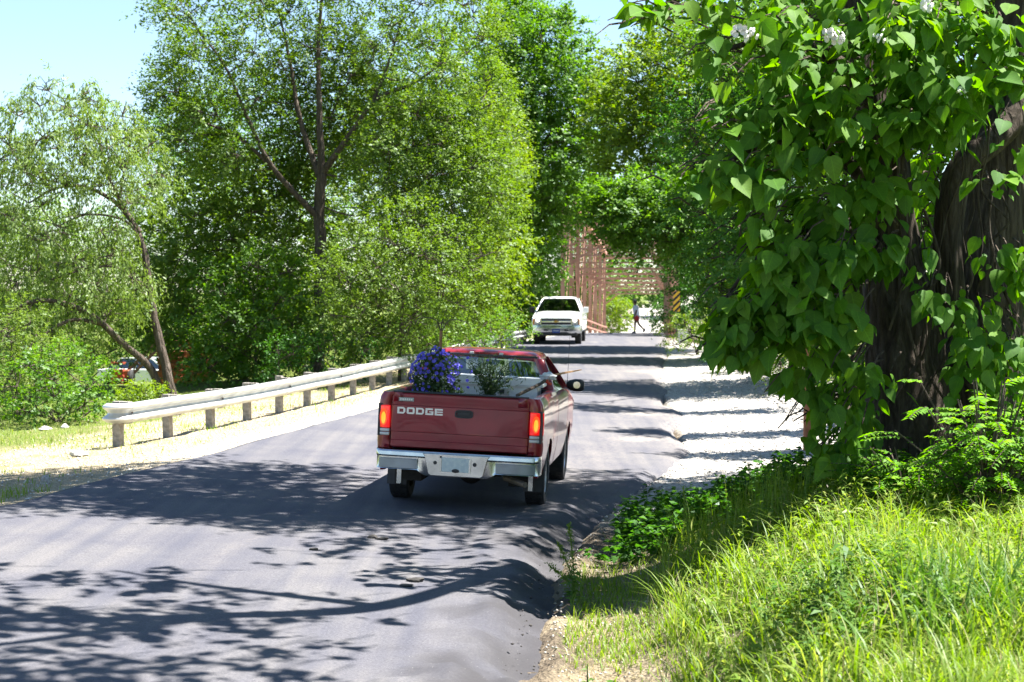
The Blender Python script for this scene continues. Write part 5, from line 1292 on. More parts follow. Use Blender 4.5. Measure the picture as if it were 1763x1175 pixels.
    for c, size in CL:
        out = c-ctr; out[2] *= .25; out = unit(out); out = unit(out + np.array([-.15,-.55,0])) if c[1] < Y and c[2] < 6 else out
        n = int(rs.integers(6,11)); stalk = c - out*rs.uniform(.25,.5) + np.array([0,0,rs.uniform(-.05,.2)])
        tw.tube([Vector(stalk)-base, Vector((stalk+c)/2+np.array([0,0,.04]))-base, Vector(c)-base], [.010,.008,.005], 4, False)
        for j in range(n):
            az = rs.uniform(0,6.283); od = unit(np.array([math.cos(az), math.sin(az), 0])*.75 + out*.75)
            s = (.05+.19*rs.random()**1.15)*size*(1.12 if rs.random() < .15 else 1.0)
            p = c + od*rs.uniform(.03,.20) + np.array([0,0,rs.uniform(-.16,.07)])
            if c[1] < Y and c[2] < 5.2:                # the crown's own left outline
                lx = 881.5+p[0]/p[1]*F_PX; ly = HZ-(p[2]-.08-CAM_H)/p[1]*F_PX
                if lx < np.interp(ly, BY, BX)+rs.uniform(-8,22): continue
            tip = unit(np.array([0,0,-.85]) + od*rs.uniform(.1,1.5) + rs.normal(size=3)*.28)
            nrm = unit(od*.65 + np.array([.1,0,.75]) + rs.normal(size=3)*.42)
            x = unit(np.cross(tip, nrm)); f = np.cross(x, tip)              # f: face direction
            # local axes: X across, -Y face, -Z tip
            R = np.stack([x, -f, -tip], 1)
            if np.linalg.det(R) < 0: R[:,0] *= -1
            Ps.append(p); Rm.append(R); Sz.append(s); Vr.append(int(rs.integers(0,4)))
    tw.build('branches','bark_grey',root)['kind'] = 'stuff'
    Ps = np.array(Ps); Rm = np.array(Rm); Sz = np.array(Sz); Vr = np.array(Vr); rnd = rs.random(len(Ps))
    # the 300 that show largest: nearest the camera, inside the frame
    px = 881.5+Ps[:,0]/Ps[:,1]*F_PX; py = HZ-(Ps[:,2]-CAM_H)/Ps[:,1]*F_PX
    vis = (px > 1060) & (px < 1750) & (py > 10) & (py < 830)
    score = np.where(vis, Sz/Ps[:,1]**3, -1); pick = np.argsort(-score)[:300]; mask = np.zeros(len(Ps), bool); mask[pick] = True
    meshes = []
    def leafco(me, V, n=1):
        a = me.attributes.new('leafco','FLOAT_VECTOR','POINT'); a.data.foreach_set('vector', np.ascontiguousarray(V, np.float32).ravel())
    for V, F in HEARTS:
        meshes.append(fast_mesh('leaf', V, F, 'leaf_catalpa', np.zeros(len(F)), smooth=True)); leafco(meshes[-1], np.stack([V[:,0], -V[:,2], V[:,0]*0],1))
    for i in pick:
        o = link_mesh('leaf', meshes[Vr[i]], None, root); M = Matrix([list(map(float,Rm[i][k]))+[float(Ps[i][k]-base[k])] for k in range(3)]+[[0,0,0,1]])
        o.matrix_basis = M @ Matrix.Scale(float(Sz[i]),4)
    VV=[]; FF=[]; RR=[]; LC=[]; off=0
    for v, (V, F) in enumerate(HEARTS):
        idx = np.where((~mask) & (Vr == v))[0]
        X = np.einsum('nij,kj->nki', Rm[idx], V)*Sz[idx][:,None,None] + Ps[idx][:,None,:] - np.array(base)
        k = len(V); LC.append(np.tile(np.stack([V[:,0], -V[:,2], V[:,0]*0],1), (len(idx),1)) + np.repeat(np.stack([idx*0, idx*0, idx*1.7],1), k, axis=0)); VV.append(X.reshape(-1,3)); FF.append((F[None]+(np.arange(len(idx))*k)[:,None,None]).reshape(-1,3)+off); off += len(idx)*k; RR.append(np.repeat(rnd[idx], len(F)))
    cm = fast_mesh('crown', np.concatenate(VV), np.concatenate(FF), 'leaf_catalpa', np.concatenate(RR), smooth=True); leafco(cm, np.concatenate(LC))
    o = link_mesh('crown', cm, None, root); o['kind'] = 'stuff'
    # few white blossom clusters
    bm = MB()
    for k in range(9): 
        d = unit(rs.normal(size=3)); bm.lathe([(.001,0),(.022,.006),(.026,.022)],'z',6,tuple(d*.05))
    me = bm.mesh('blossom','blossom')
    for a, b in ((1272,52),(1290,62),(1428,58),(1443,64),(1596,8),(1640,152),(1652,160),(1512,62)):
        o = link_mesh('blossom', me, None, root); o.location = at(a,b,Y-1.55)-base; o.rotation_euler = (a,b,a*b)
pbr('blossom', (.75,.73,.72), .8)
build_catalpa()
# ------------------------------------------------------------------ person crossing by the bridge
pbr('skin', (.16,.085,.055), .6); pbr('hair', (.02,.014,.010), .6); pbr('shirt', (.50,.54,.66), .9, var=.05); pbr('shorts', (.50,.03,.04), .85); pbr('shoe', (.05,.06,.10), .7)
def build_person():
    Yp = 89.5; x = (1096-881.5)/F_PX*Yp; z = float(zroad(x, Yp))
    P = empty('person', (x, Yp, z+.01), (0,0,math.radians(90))); tag(P, 'walking person in pale blue shirt and red shorts crossing in front of the bridge', 'person')
    # local: +Y is walking direction (photo left), +X the far side, Z up
    K = 1.14; J = {'pel':(0,0,.93),'spine':(0,.02,1.10),'chest':(0,.05,1.28),'neck':(0,.08,1.44),'head0':(0,.10,1.52),'head1':(0,.12,1.62),'head2':(0,.12,1.68),
         'sl':(-.15,.06,1.38),'el':(-.20,.02,1.12),'wl':(-.19,.13,.90),'hl':(-.19,.17,.82),
         'sr':(.15,.06,1.38),'er':(.21,-.05,1.13),'wr':(.20,-.02,.90),'hr':(.20,.0,.82),
         'hipl':(-.09,0,.88),'kl':(-.09,.09,.48),'al':(-.09,.09,.09),'tl':(-.09,.24,.04),
         'hipr':(.09,-.01,.88),'kr':(.09,-.10,.49),'ar':(.09,-.37,.20),'tr':(.09,-.36,.07)}
    Rr = {'pel':.12,'spine':.11,'chest':.125,'neck':.05,'head0':.06,'head1':.085,'head2':.06,'sl':.06,'el':.042,'wl':.03,'hl':.034,'sr':.06,'er':.042,'wr':.03,'hr':.034,'hipl':.085,'kl':.055,'al':.036,'tl':.03,'hipr':.085,'kr':.055,'ar':.036,'tr':.03}
    E = [('pel','spine'),('spine','chest'),('chest','neck'),('neck','head0'),('head0','head1'),('head1','head2'),('chest','sl'),('sl','el'),('el','wl'),('wl','hl'),('chest','sr'),('sr','er'),('er','wr'),('wr','hr'),('pel','hipl'),('hipl','kl'),('kl','al'),('al','tl'),('pel','hipr'),('hipr','kr'),('kr','ar'),('ar','tr')]
    V = []; ED = []; RD = []; ix = {}
    for k in J: ix[k] = len(V); V.append(J[k]); RD.append(Rr[k]*K)
    for a, b in E: ED.append((ix[a], ix[b]))
    for s in (-1,1):                                   # five short fingers on each hand
        h = J['hl'] if s < 0 else J['hr']; hi = ix['hl' if s < 0 else 'hr']
        for k in range(5):
            i = len(V); V.append((h[0]+(-.01 if k == 4 else 0), h[1]-.03+.018*k+(.02 if k == 4 else 0), h[2]-(.075 if k < 4 else .035)+.006*abs(k-1.5))); RD.append(.0095); ED.append((hi, i))
    me = bpy.data.meshes.new('body'); me.from_pydata(V, ED, []); o = link_mesh('body', me, 'skin', P)
    sk = o.modifiers.new('skin','SKIN'); sk.use_smooth_shade = True
    for i, d in enumerate(me.skin_vertices[0].data): d.radius = (RD[i], RD[i]); d.use_root = (i == 0)
    ss = o.modifiers.new('sub','SUBSURF'); ss.levels = 1; ss.render_levels = 1
    def ring(c, rx, ry, n=16): return [(c[0]+rx*math.cos(2*math.pi*k/n), c[1]+ry*math.sin(2*math.pi*k/n), c[2]) for k in range(n)]
    m = MB(); m.loft([ring((0,.0,.86),.19,.16), ring((0,.0,1.0),.18,.155), ring((0,.03,1.15),.18,.155), ring((0,.05,1.30),.20,.165), ring((0,.06,1.40),.17,.11), ring((0,.075,1.45),.08,.075)],True,False)
    for s, e in (('sl','el'),('sr','er')):
        a = Vector(J[s]); b = Vector(J[s]).lerp(Vector(J[e]), .75); m.tube([a-(b-a)*.2, a, b],[.07,.078,.072],12,False)
    m.build('shirt','shirt',P,smooth=60)
    m = MB(); m.loft([ring((0,0,.96),.165,.13), ring((0,0,.86),.175,.145), ring((0,0,.80),.175,.145)],True,False)
    for h, k in (('hipl','kl'),('hipr','kr')):
        a = Vector(J[h]); b = a.lerp(Vector(J[k]), .52); m.tube([a+Vector((0,0,.05)), a, b],[.10,.105,.10],12,False)
    m.build('shorts','shorts',P,smooth=60)
    bm = bmesh.new(); bmesh.ops.create_icosphere(bm, subdivisions=3, radius=1)
    for v in bm.verts:
        f = 1+.07*math.sin(v.co.x*9)*math.cos(v.co.z*8); back = max(0,-v.co.y)
        v.co = Vector((v.co.x*.105*f, v.co.y*.115*f-.02, v.co.z*(.13 if v.co.z > 0 else .10+.10*back)*f))
    bmesh.ops.delete(bm, geom=[v for v in bm.verts if v.co.y > .055 and v.co.z < .05], context='VERTS')
    me = bpy.data.meshes.new('hair'); bm.to_mesh(me); bm.free(); me.shade_smooth(); h = link_mesh('hair', me, 'hair', P); h.location = (0,.115,1.635)
    m = MB()
    for s in (-1,1): m.lathe([(.001,-.008),(.010,-.005),(.012,.004)],'y',8,(s*.032,.208,1.625))
    m.lathe([(.001,.03),(.012,.015),(.018,-.01)],'y',8,(0,.195,1.598)); m.box((0,.198,1.562),(.045,.012,.010)); m.build('face','skin',P,smooth=60)
    for a, t, up in (('al','tl',0),('ar','tr',1)):
        A = Vector(J[a]); T = Vector(J[t]); m = MB()
        if not up: m.tube([A+Vector((0,-.05,-.045)), A+Vector((0,.05,-.03)), T],[.045,.05,.04],10)
        else: m.tube([A+Vector((0,-.04,.05)), A+Vector((0,-.04,-.03)), T+Vector((0,0,-.02))],[.045,.05,.04],10)
        m.build('shoe','shoe',P,smooth=60)
build_person()

# ------------------------------------------------------------------ signs, posts, box
pbr('sign_yellow', (.72,.42,.02), .5); pbr('sign_black', (.015,.015,.015), .5); pbr('sign_white', (.62,.62,.56), .6, var=.1); pbr('post_steel', (.09,.10,.09), .6, .5); pbr('box_grey', (.42,.43,.42), .6, var=.15)
def marker(px, pytop, Y, s, label):
    t = at(px, pytop, Y); gzv = gz1(t.x, t.y); r = empty('striped_marker', (t.x, t.y, gzv)); tag(r, label, 'road marker', 'striped hazard markers at the bridge')
    zt = t.z-gzv; w, h = .31, .93
    m = MB(); m.box((0,0,zt-h/2),(w,.012,h)); m.build('panel','sign_black',r)
    for k in range(-1,6):                                      # yellow diagonal stripes clipped to the panel
        z0 = zt-h+k*.29; poly = []
        a, b = z0, z0+.145
        pts = [(-w/2, a if s < 0 else a+w), (w/2, a+w if s < 0 else a), (w/2, b+w if s < 0 else b), (-w/2, b if s < 0 else b+w)]
        def clip(P, lim, keep):
            out = []
            for i in range(len(P)):
                p, q = P[i], P[(i+1)%len(P)]; pi, qi = keep(p[1]), keep(q[1])
                if pi: out.append(p)
                if pi != qi: tt = (lim-p[1])/(q[1]-p[1]); out.append((p[0]+(q[0]-p[0])*tt, lim))
            return out
        pts = clip(pts, zt-h+.004, lambda z: z > zt-h+.004)
        if len(pts) >= 3: pts = clip(pts, zt-.004, lambda z: z < zt-.004)
        if len(pts) >= 3: m = MB(); m.prism(pts,'y',-.010,-.0065); m.build('stripe','sign_yellow',r)
    m = MB(); m.box((0,.03,(zt-.1)/2-.2),(.07,.04,zt+.3)); m.build('post','post_steel',r)
marker(921, 503, 79, 1, 'black and yellow striped marker behind the white pickup left of the bridge')
marker(1165, 502, 80, -1, 'black and yellow striped marker on the right approach of the bridge')
def small_sign():
    t = at(1227, 508, 60); g = gz1(t.x, t.y); r = empty('white_sign', (t.x,t.y,g)); tag(r, 'small white sign board half hidden in the shade of the right maples', 'sign')
    m = MB(); m.box((0,0,t.z-g-.18),(.46,.02,.36)); m.build('board','sign_white',r)
    m = MB(); m.box((-.02,-.013,t.z-g-.20),(.26,.004,.05)); m.build('dark_marking','sign_black',r)
    m = MB(); m.box((0,.04,(t.z-g)/2-.1),(.06,.05,t.z-g+.2)); m.build('post','post_steel',r)
small_sign()
def utility():
    t = at(1175, 569, 74); g = gz1(t.x, t.y); r = empty('utility_box', (t.x,t.y,g)); tag(r, 'pale grey box standing in the weeds below the right striped marker', 'utility box')
    h = max(t.z-g, .45); m = MB(); m.box((0,0,h/2),(.36,.30,h)); m.build('housing','box_grey',r,bevel=.02)
    m = MB(); m.box((0,0,h+.02),(.40,.34,.04)); m.build('cap','box_grey',r,bevel=.01)
    m = MB(); m.box((.05,-.155,h*.55),(.03,.012,.10)); m.build('latch','post_steel',r)
utility()
def wood_post():
    t = at(1392, 712, 27.5); g = gz1(t.x,t.y); r = empty('wooden_post', (t.x,t.y,g)); tag(r, 'reddish brown wooden post at the gravel edge behind the hanging leaves', 'post')
    m = MB(); m.tube([(0,0,-.2),(0,0,.6),(.02,0,1.75)],[.085,.082,.078],14); m.build('shaft','red_wood',r,smooth=50)
    m = MB(); m.lathe([(.079,1.742),(.06,1.768),(.001,1.772)],'z',14,(.02,0,0)); m.build('cap','weathered_wood',r)
    m = MB(); m.tube([(.0,-.084,1.2),(.0,-.10,1.2)],.012,8); m.build('bolt','post_steel',r)
wood_post()

# ------------------------------------------------------------------ machinery behind the leaning tree, far left
pbr('machine_red', (.45,.06,.025), .7, col2=(.28,.05,.03), scale=6); pbr('old_rust', (.22,.075,.035), .9, col2=(.36,.13,.06), scale=5); pbr('boom_rust', (.11,.06,.045), .9, var=.3, scale=6)
def machine():
    Y = 60; t = at(204, 676, Y); g = gz1(t.x,t.y); r = empty('red_machine', (t.x,t.y,g)); tag(r, 'old red machine with a raised rusty boom behind the leaning willow', 'machine')
    top = at(204, 636, Y).z - g
    m = MB()
    for x in (-.17,.17):
        for y in (-.2,.2): m.bar((x,y,0),(x*.9,y,top),.07,.07,(0,1,0))
    for z in (.35,.8,top-.05):
        m.box((0,-.2,z),(.42,.06,.07)); m.box((0,.2,z),(.42,.06,.07)); m.box((-.17,0,z),(.06,.42,.07)); m.box((.17,0,z),(.06,.42,.07))
    m.build('frame','machine_red',r)
    m = MB(); m.box((.1,.3,.40),(.5,.5,.34)); m.build('engine_box','old_rust',r,bevel=.04)
    for x in (-.35,.4):
        m = MB(); m.lathe([(.05,-.08),(.27,-.08),(.30,0),(.27,.08),(.05,.08)],'x',18,(x,.2,.28)); m.build('wheel','rubber',r,smooth=40)
    a = Vector((.12,.3,top-.35)); e = at(292, 574, Y+.6) - Vector((t.x,t.y,g)); m = MB(); d = (e-a).normalized(); u = Vector((0,.06,1)).normalized()*.16
    for s in (-1,1):
        for o in (-.12,.12): m.bar(a+u*s+Vector((0,o,0)), e+u*s*.8+Vector((0,o,0)), .07,.07)
    n = 11
    for k in range(n): m.bar(a.lerp(e,k/n)+u*(1 if k%2 else -1), a.lerp(e,(k+1)/n)+u*(-1 if k%2 else 1), .04,.05)
    m.build('boom','boom_rust',r)
machine()
def parked_car():
    Y = 64; t = at(258, 668, Y); g = gz1(t.x,t.y); r = empty('parked_car', (t.x,t.y,g), (0,0,math.radians(78))); tag(r, 'white parked car glimpsed between the stems of the leaning willow', 'car')
    k = (at(250,640,Y).z - g)/1.45; k = max(.8, min(1.25, k)); r.scale = (k,k,k)
    lo = []
    for x in (-.84,-.80,-.4,.4,.80,.84):
        e = .03 if abs(x) > .82 else 0
        lo.append([(x,-2.2+e,.35),(x,-2.25+e,.62),(x,-2.1,.84-e),(x,-1.0,.92-e),(x,1.6,.95-e),(x,2.2,.90-e),(x,2.25-e,.60),(x,2.2,.35)])
    m = MB(); m.loft(lo,True,True); m.build('body','paint_white',r,smooth=35,bevel=.03)
    lo = [[(x,-1.05,.93),(x*.88,-.35,1.40),(x*.88,1.0,1.42),(x,1.75,.95)] for x in (-.76,.76)]
    m = MB(); m.loft(lo,True,True); cabn = m.build('cabin','glass_dark',r)
    m = MB(); m.loft([[(x,-.42,1.40),(x,.2,1.45),(x,1.08,1.42),(x,1.05,1.38),(x,-.38,1.36)] for x in (-.70,.70)],True,True); m.build('roof','paint_white',r,bevel=.02)
    for x in (-.74,.74):
        for ya, yb in ((-1.03,-.36),(1.02,1.74)):
            m = MB(); m.bar((x,ya,.93 if ya < 0 else 1.41),(x*.9,yb,1.40 if ya < 0 else .95),.06,.05); m.build('roof_pillar','paint_white',r)
        m = MB(); m.bar((x,.35,.93),(x*.9,.35,1.41),.05,.06,(0,1,0)); m.build('roof_pillar','paint_white',r)
    for x, s in ((-.74,-1),(.74,1)):
        for y in (-1.4,1.4):
            m = MB(); m.lathe([(.12,-.1*s),(.30,-.1*s),(.32,0),(.30,.1*s),(.19,.105*s),(.001,.09*s)],'x',20,(x,y,.32)); m.build('wheel','rubber',r,smooth=40)
parked_car()
def beams(px, py, Y, n, w, label, seed):
    t = at(px, py, Y); g = gz1(t.x,t.y); r = empty('rusty_beam_stack', (t.x,t.y,g), (0,0,.15)); tag(r, label, 'beam stack', 'stacks of rusty steel beams'); q = random.Random(seed)
    for i in range(n):
        for j in range(3):
            m = MB(); L = w*q.uniform(.8,1.15); z = .11+.22*i; y = -.35+.32*j; x = q.uniform(-.15,.15)
            for dz in (-.085,.085): m.box((x,y,z+dz),(L,.16,.025))
            m.box((x,y,z),(L,.03,.15)); m.build('beam','old_rust',r)
beams(338, 668, 60, 7, 1.2, 'rusty red stack of steel beams right of the leaning willow stems', 1)
beams(296, 670, 57, 5, .8, 'small rusty stack of steel beams seen between the willow stems', 2)

# ------------------------------------------------------------------ stones, clods, gravel
def rock_mesh(name, seed, mat, sub=2):
    bm = bmesh.new(); bmesh.ops.create_icosphere(bm, subdivisions=sub, radius=1); r = random.Random(seed); a = [r.uniform(0,6) for _ in range(6)]
    for v in bm.verts:
        k = 1+.22*math.sin(v.co.x*2.3+a[0])+.18*math.sin(v.co.y*3.1+a[1])+.15*math.sin(v.co.z*4+a[2])+.1*math.sin(v.co.x*7+v.co.y*5+a[3]); v.co *= k
    me = bpy.data.meshes.new(name); bm.to_mesh(me); bm.free(); me.materials.append(MATS[mat]); return me
def rock(px, py, Yg, sx, sy, sz, label, mat='stone_white', seed=1):
    x = (px-881.5)/F_PX*Yg; o = link_mesh('rock', rock_mesh('rock', seed, mat)); o.location = (x, Yg, gz1(x,Yg)+sz*.35); o.scale = (sx,sy,sz); o.rotation_euler = (0,0,seed); tag(o, label, 'rock')
rock(137, 770, 25.6, .15,.12,.07, 'flat white rock on the straw verge before the guardrail end', seed=2)
rock(76, 738, 34, .13,.1,.05, 'white rock in the grass strip at far left', seed=3)
rock(110, 737, 34.4, .08,.08,.05, 'smaller white rock in the grass beside the larger white one', seed=4)
rock(292, 681, 40, .2,.15,.09, 'pale rock behind the rail under the leaning willow', seed=5)
rock(1302, 1160, 9.4, .05,.045,.035, 'pale stone at the bottom edge in the foreground grass', seed=6)
rock(78, 842, 20.9, .07,.06,.06, 'dark small stone in the weeds at the left asphalt edge', 'stone_grey', seed=7)
def scatter_stones(name, label, xs, ys, sz, mat, seed, sink=.25, zf=None):
    r = np.random.default_rng(seed); n = len(xs); zs = gz(xs, ys) if zf is None else zf(xs, ys)
    base = np.array([[1,0,0],[-1,0,0],[0,1,0],[0,-1,0],[0,0,1],[0,0,-1]],float); T = np.array([[0,2,4],[2,1,4],[1,3,4],[3,0,4],[2,0,5],[1,2,5],[3,1,5],[0,3,5]])
    sc = sz[:,None,None]*r.uniform(.55,1.25,(n,6,1))*np.array([1,1,.7]); a = r.uniform(0,6.28,n); c, s = np.cos(a), np.sin(a)
    V = base[None]*sc; X = V[...,0]*c[:,None]-V[...,1]*s[:,None]; Yv = V[...,0]*s[:,None]+V[...,1]*c[:,None]
    V = np.stack([X+xs[:,None], Yv+ys[:,None], V[...,2]+(zs+sz*sink)[:,None]],-1).reshape(-1,3); F = (T[None]+(np.arange(n)*6)[:,None,None]).reshape(-1,3)
    o = link_mesh(name, fast_mesh(name, V, F, mat)); tag(o, label, 'gravel', kind='stuff')
r_ = np.random.default_rng(201)
yy = 19+(58-19)*r_.random(9000)**1.2; tt = r_.random(9000)**.8*4.6-.1; scatter_stones('gravel','loose pale gravel on the right shoulder', eR(yy)+tt, yy, r_.uniform(.008,.03,9000)*(1+1.6*(tt > 2.2)*r_.random(9000)), 'stone_grey', 202)
yy = 17+(40-17)*r_.random(3500); tt = r_.random(3500)*4.5+.05; scatter_stones('verge_gravel','scattered pale stones on the straw verge left of the road', eL(yy)-tt, yy, r_.uniform(.006,.026,3500), 'stone_white', 203)
yy = 9+9*r_.random(600); tt = r_.random(600)**1.5*1.4; scatter_stones('edge_rubble','crumbs of stone and soil along the slumped asphalt edge', eR(yy)+tt, yy, r_.uniform(.005,.018,600), 'stone_grey', 204)
yy = 9+8*r_.random(420)**1.3; tt = r_.random(420)**1.2*1.0; scatter_stones('edge_clods','dark asphalt crumbs along the near right edge of the road', eR(yy)-.25+tt, yy, r_.uniform(.005,.024,420)*r_.random(420), 'clod', 205, zf=lambda a,b: np.where(a > eR(b), gz(a,b), zroad(a,b)-.05))
for k, (px, py, s) in enumerate(((985,948,.03),(1002,952,.025),(1130,940,.03),(1145,955,.025))): pass
for k, (px, py, s, lab) in enumerate(((538,947,.028,'dark lump of soil on the road left of the seam behind the pickup'),(640,924,.035,'dark lump of soil on the road nearest behind the pickup'),(655,926,.03,'twin lump of soil right of the nearest one behind the pickup'),(712,990,.04,'larger dark lump of soil on the near road in tree shade'),(700,998,.03,'small dark lump of soil beside the larger one in shade'))):
    Yr = 2.25*F_PX/(py-HZ); x = (px-881.5)/F_PX*Yr; o = link_mesh('soil_clod', rock_mesh('soil_clod', 20+k, 'clod')); o.scale = (s*1.8,s*1.2,s*.6); o.location = (x, Yr, float(zroad(x,Yr))+s*.3); tag(o, lab, 'clod', 'lumps of soil on the road')

# ------------------------------------------------------------------ grass and weeds
def blades(name, xs, ys, h, w, mat, seed, label=None, bend=.5, segs=3, cat='grass', parent=None, zs=None, az=None):
    r = np.random.default_rng(seed); n = len(xs); zs = gz(xs, ys)-.01 if zs is None else zs; a = r.uniform(0,6.28,n) if az is None else az
    d = np.stack([np.cos(a), np.sin(a), np.zeros(n)],1); s = np.stack([-np.sin(a), np.cos(a), np.zeros(n)],1)
    bd = bend*r.uniform(.25,1.5,n); P0 = np.stack([xs,ys,zs],1); L = []
    for k in range(segs+1):
        t = k/segs; c = P0 + d*(h*bd*t**2)[:,None] + np.array([0,0,1])*(h*(t-.38*bd*t**2.4))[:,None]; wk = w*(1-t**1.6)*.5 + (.0 if k == segs else w*.06)
        L.append(c+s*wk[:,None]); L.append(c-s*wk[:,None])
    V = np.stack(L,1).reshape(-1,3); q = [[2*k,2*k+1,2*k+3,2*k+2] for k in range(segs)]
    F = (np.array(q)[None]+(np.arange(n)*(2*segs+2))[:,None,None]).reshape(-1,4)
    o = link_mesh(name, fast_mesh(name, V, F, mat, np.repeat(r.random(n), segs)), None, parent)
    tag(o, label, cat if parent is None else None, kind='stuff'); return o
def field(n, y0, y1, t0, t1, seed, thr=-9, sc=1.2, ns=5):
    r = np.random.default_rng(seed); y = y0+(y1-y0)*r.random(n); t = t0+(t1-t0)*r.random(n); x = eR(y)+t
    k = (fbm(x*sc, y*sc, ns, 3) > thr + .25*r.normal(size=n)) & (x < .31*y+.5); return x[k], y[k], t[k]
x,y,t = field(62000,6.6,16.2,.12,6.5,301,-.16); k = rng.random(len(x)) < smooth(.35,1.5,t+.3*fbm(x,y,8,2)+.8*smooth(11.3,12.6,y)+.45*(fbm(x*1.1,y*1.1,77,2) > .05)); x,y,t = x[k],y[k],t[k]
blades('foreground_grass', x, y, rng.uniform(.07,.22,len(x))*(.75+.4*smooth(.8,2.6,t)), rng.uniform(.005,.012,len(x)), 'leaf_grass', 302, 'bright green grass covering the bank in the right foreground', .75)
# taller tufts
r_ = np.random.default_rng(310); tx=[];ty=[];
for k in range(420):
    yy = r_.uniform(7.5,15.8); tt = r_.uniform(.9,5.5); xx = float(eR(yy))+tt
    if xx > .31*yy+.3: continue
    m_ = int(r_.integers(8,26)); tx += list(xx+r_.normal(size=m_)*.06); ty += list(yy+r_.normal(size=m_)*.06)
tx = np.array(tx); ty = np.array(ty)
blades('tall_grass', tx, ty, r_.uniform(.22,.46,len(tx)), r_.uniform(.008,.016,len(tx)), 'leaf_grass', 311, 'tall arching grass tufts standing out of the foreground bank', .8, 4)
# darker coarse blades at the lower right corner
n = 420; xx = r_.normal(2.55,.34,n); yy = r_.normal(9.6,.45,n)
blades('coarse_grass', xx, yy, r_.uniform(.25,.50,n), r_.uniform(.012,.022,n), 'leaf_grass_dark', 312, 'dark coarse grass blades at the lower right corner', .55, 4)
# fine upright seed stems before the shaded gravel
n = 520; xx = r_.normal(2.0,.35,n); yy = r_.normal(14.9,.4,n); blades('seed_grass', xx, yy, r_.uniform(.35,.62,n), r_.uniform(.004,.008,n), 'leaf_grass', 313, 'fine upright grass stems in front of the shaded undergrowth', .28, 4)
# dry straw
n = 900; yy = 8+6.5*r_.random(n); tt = .7+r_.random(n)*3.8; xx = eR(yy)+tt; k = xx < .31*yy+.3; blades('dead_stalks', xx[k], yy[k], r_.uniform(.15,.42,k.sum()), r_.uniform(.003,.007,k.sum()), 'leaf_dry', 318, 'thin dead stalks standing among the foreground grass', .5, 3)
n = 6500; yy = 8+9*r_.random(n); tt = .15+r_.random(n)**1.3*2.2; blades('dry_grass', eR(yy)+tt, yy, r_.uniform(.03,.10,n), r_.uniform(.003,.007,n), 'leaf_dry', 314, 'dry straw stubble on the bare soil beside the road', 1.3, 2)
n = 15000; yy = 17+24*r_.random(n)**1.2; tt = .4+r_.random(n)*6.5; blades('verge_straw', eL(yy)-tt, yy, r_.uniform(.02,.09,n), r_.uniform(.004,.010,n), 'leaf_dry', 315, 'pale cut straw lying on the left verge', 1.5, 2)
n = 17000; yy = 18+28*r_.random(n); tt = 1.0+r_.random(n)*11; xx = eL(yy)-tt; k = (fbm(xx*.7,yy*.7,17,3) > .30-.075*tt+.15*r_.normal(size=n)); blades('verge_grass', xx[k], yy[k], r_.uniform(.05,.17,k.sum()), r_.uniform(.008,.016,k.sum()), 'leaf_grass', 316, 'patchy yellow green grass on the left verge', .7, 2)
n = 500; yy = r_.uniform(17.6,20.2,n); xx = eL(yy)-.25-r_.random(n)*1.2; blades('edge_weeds', xx, yy, r_.uniform(.06,.22,n), r_.uniform(.006,.014,n), 'leaf_grass', 317, 'grass tuft at the left asphalt edge near the photo edge', .6, 3)
# broad leaved weeds of the bank: leaves on short stems
def weed_leaves(name, label, n, fx, mat, L, seed, per=14, hgt=(.12,.34), aspect=.3):
    r = np.random.default_rng(seed); X, Yy = fx(n, r); Z = gz(X, Yy); P=[];D=[];N=[]
    h = r.uniform(*hgt, n); i = np.repeat(np.arange(n), per); t = r.random(len(i)); a = r.uniform(0,6.28,len(i)); lean = r.normal(size=(n,2))*.10
    P = np.stack([X[i]+lean[i,0]*t, Yy[i]+lean[i,1]*t, Z[i]+h[i]*(.25+.75*t)],1); d = np.stack([np.cos(a),np.sin(a),r.uniform(-.1,.75,len(i))],1)
    Nn = unit(np.stack([-np.cos(a)*.4,-np.sin(a)*.4,np.ones(len(i))],1)+.25*r.normal(size=(len(i),3)))
    o = link_mesh(name, leaf_mesh(name, P, d, Nn, L*r.uniform(.55,1.3,len(i))*(1.1-.5*t), aspect, mat, r.random(len(i)), .15, .35)); tag(o, label, 'weeds', kind='stuff')
def f1(n, r):
    y = r.uniform(8.5,14.2,n); x = eR(y)+r.uniform(1.1,5.5,n); x = np.minimum(x, .31*y+.4); return x, y
weed_leaves('bank_weeds','bright broad leaved weeds among the foreground grass', 620, f1, 'leaf_grass', .10, 321)
def f2(n, r):
    y = r.uniform(13.5,14.9,n); x = r.uniform(1.5,4.5,n); return x, y
weed_leaves('lance_weeds','sunlit weeds with long lance leaves along the shaded tree foot', 150, f2, 'leaf_grass', .15, 322, 13, (.18,.40), .2)
def f3(n, r):
    y = r.uniform(15.9,19.2,n); x = eR(y)+r.uniform(.35,3.4,n); return x, y
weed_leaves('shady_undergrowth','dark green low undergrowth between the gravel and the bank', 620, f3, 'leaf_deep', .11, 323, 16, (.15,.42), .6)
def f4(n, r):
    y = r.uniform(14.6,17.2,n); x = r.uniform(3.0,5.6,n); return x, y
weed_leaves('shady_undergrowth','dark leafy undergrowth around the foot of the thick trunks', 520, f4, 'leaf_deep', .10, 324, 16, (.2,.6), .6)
def f5(n, r):
    y = r.uniform(9.0,11.5,n); x = r.uniform(1.5,2.5,n); return x, y
weed_leaves('mid_weeds','mid green leafy weeds in the lower middle of the bank', 110, f5, 'leaf_grass_dark', .09, 325, 18, (.15,.36), .32)

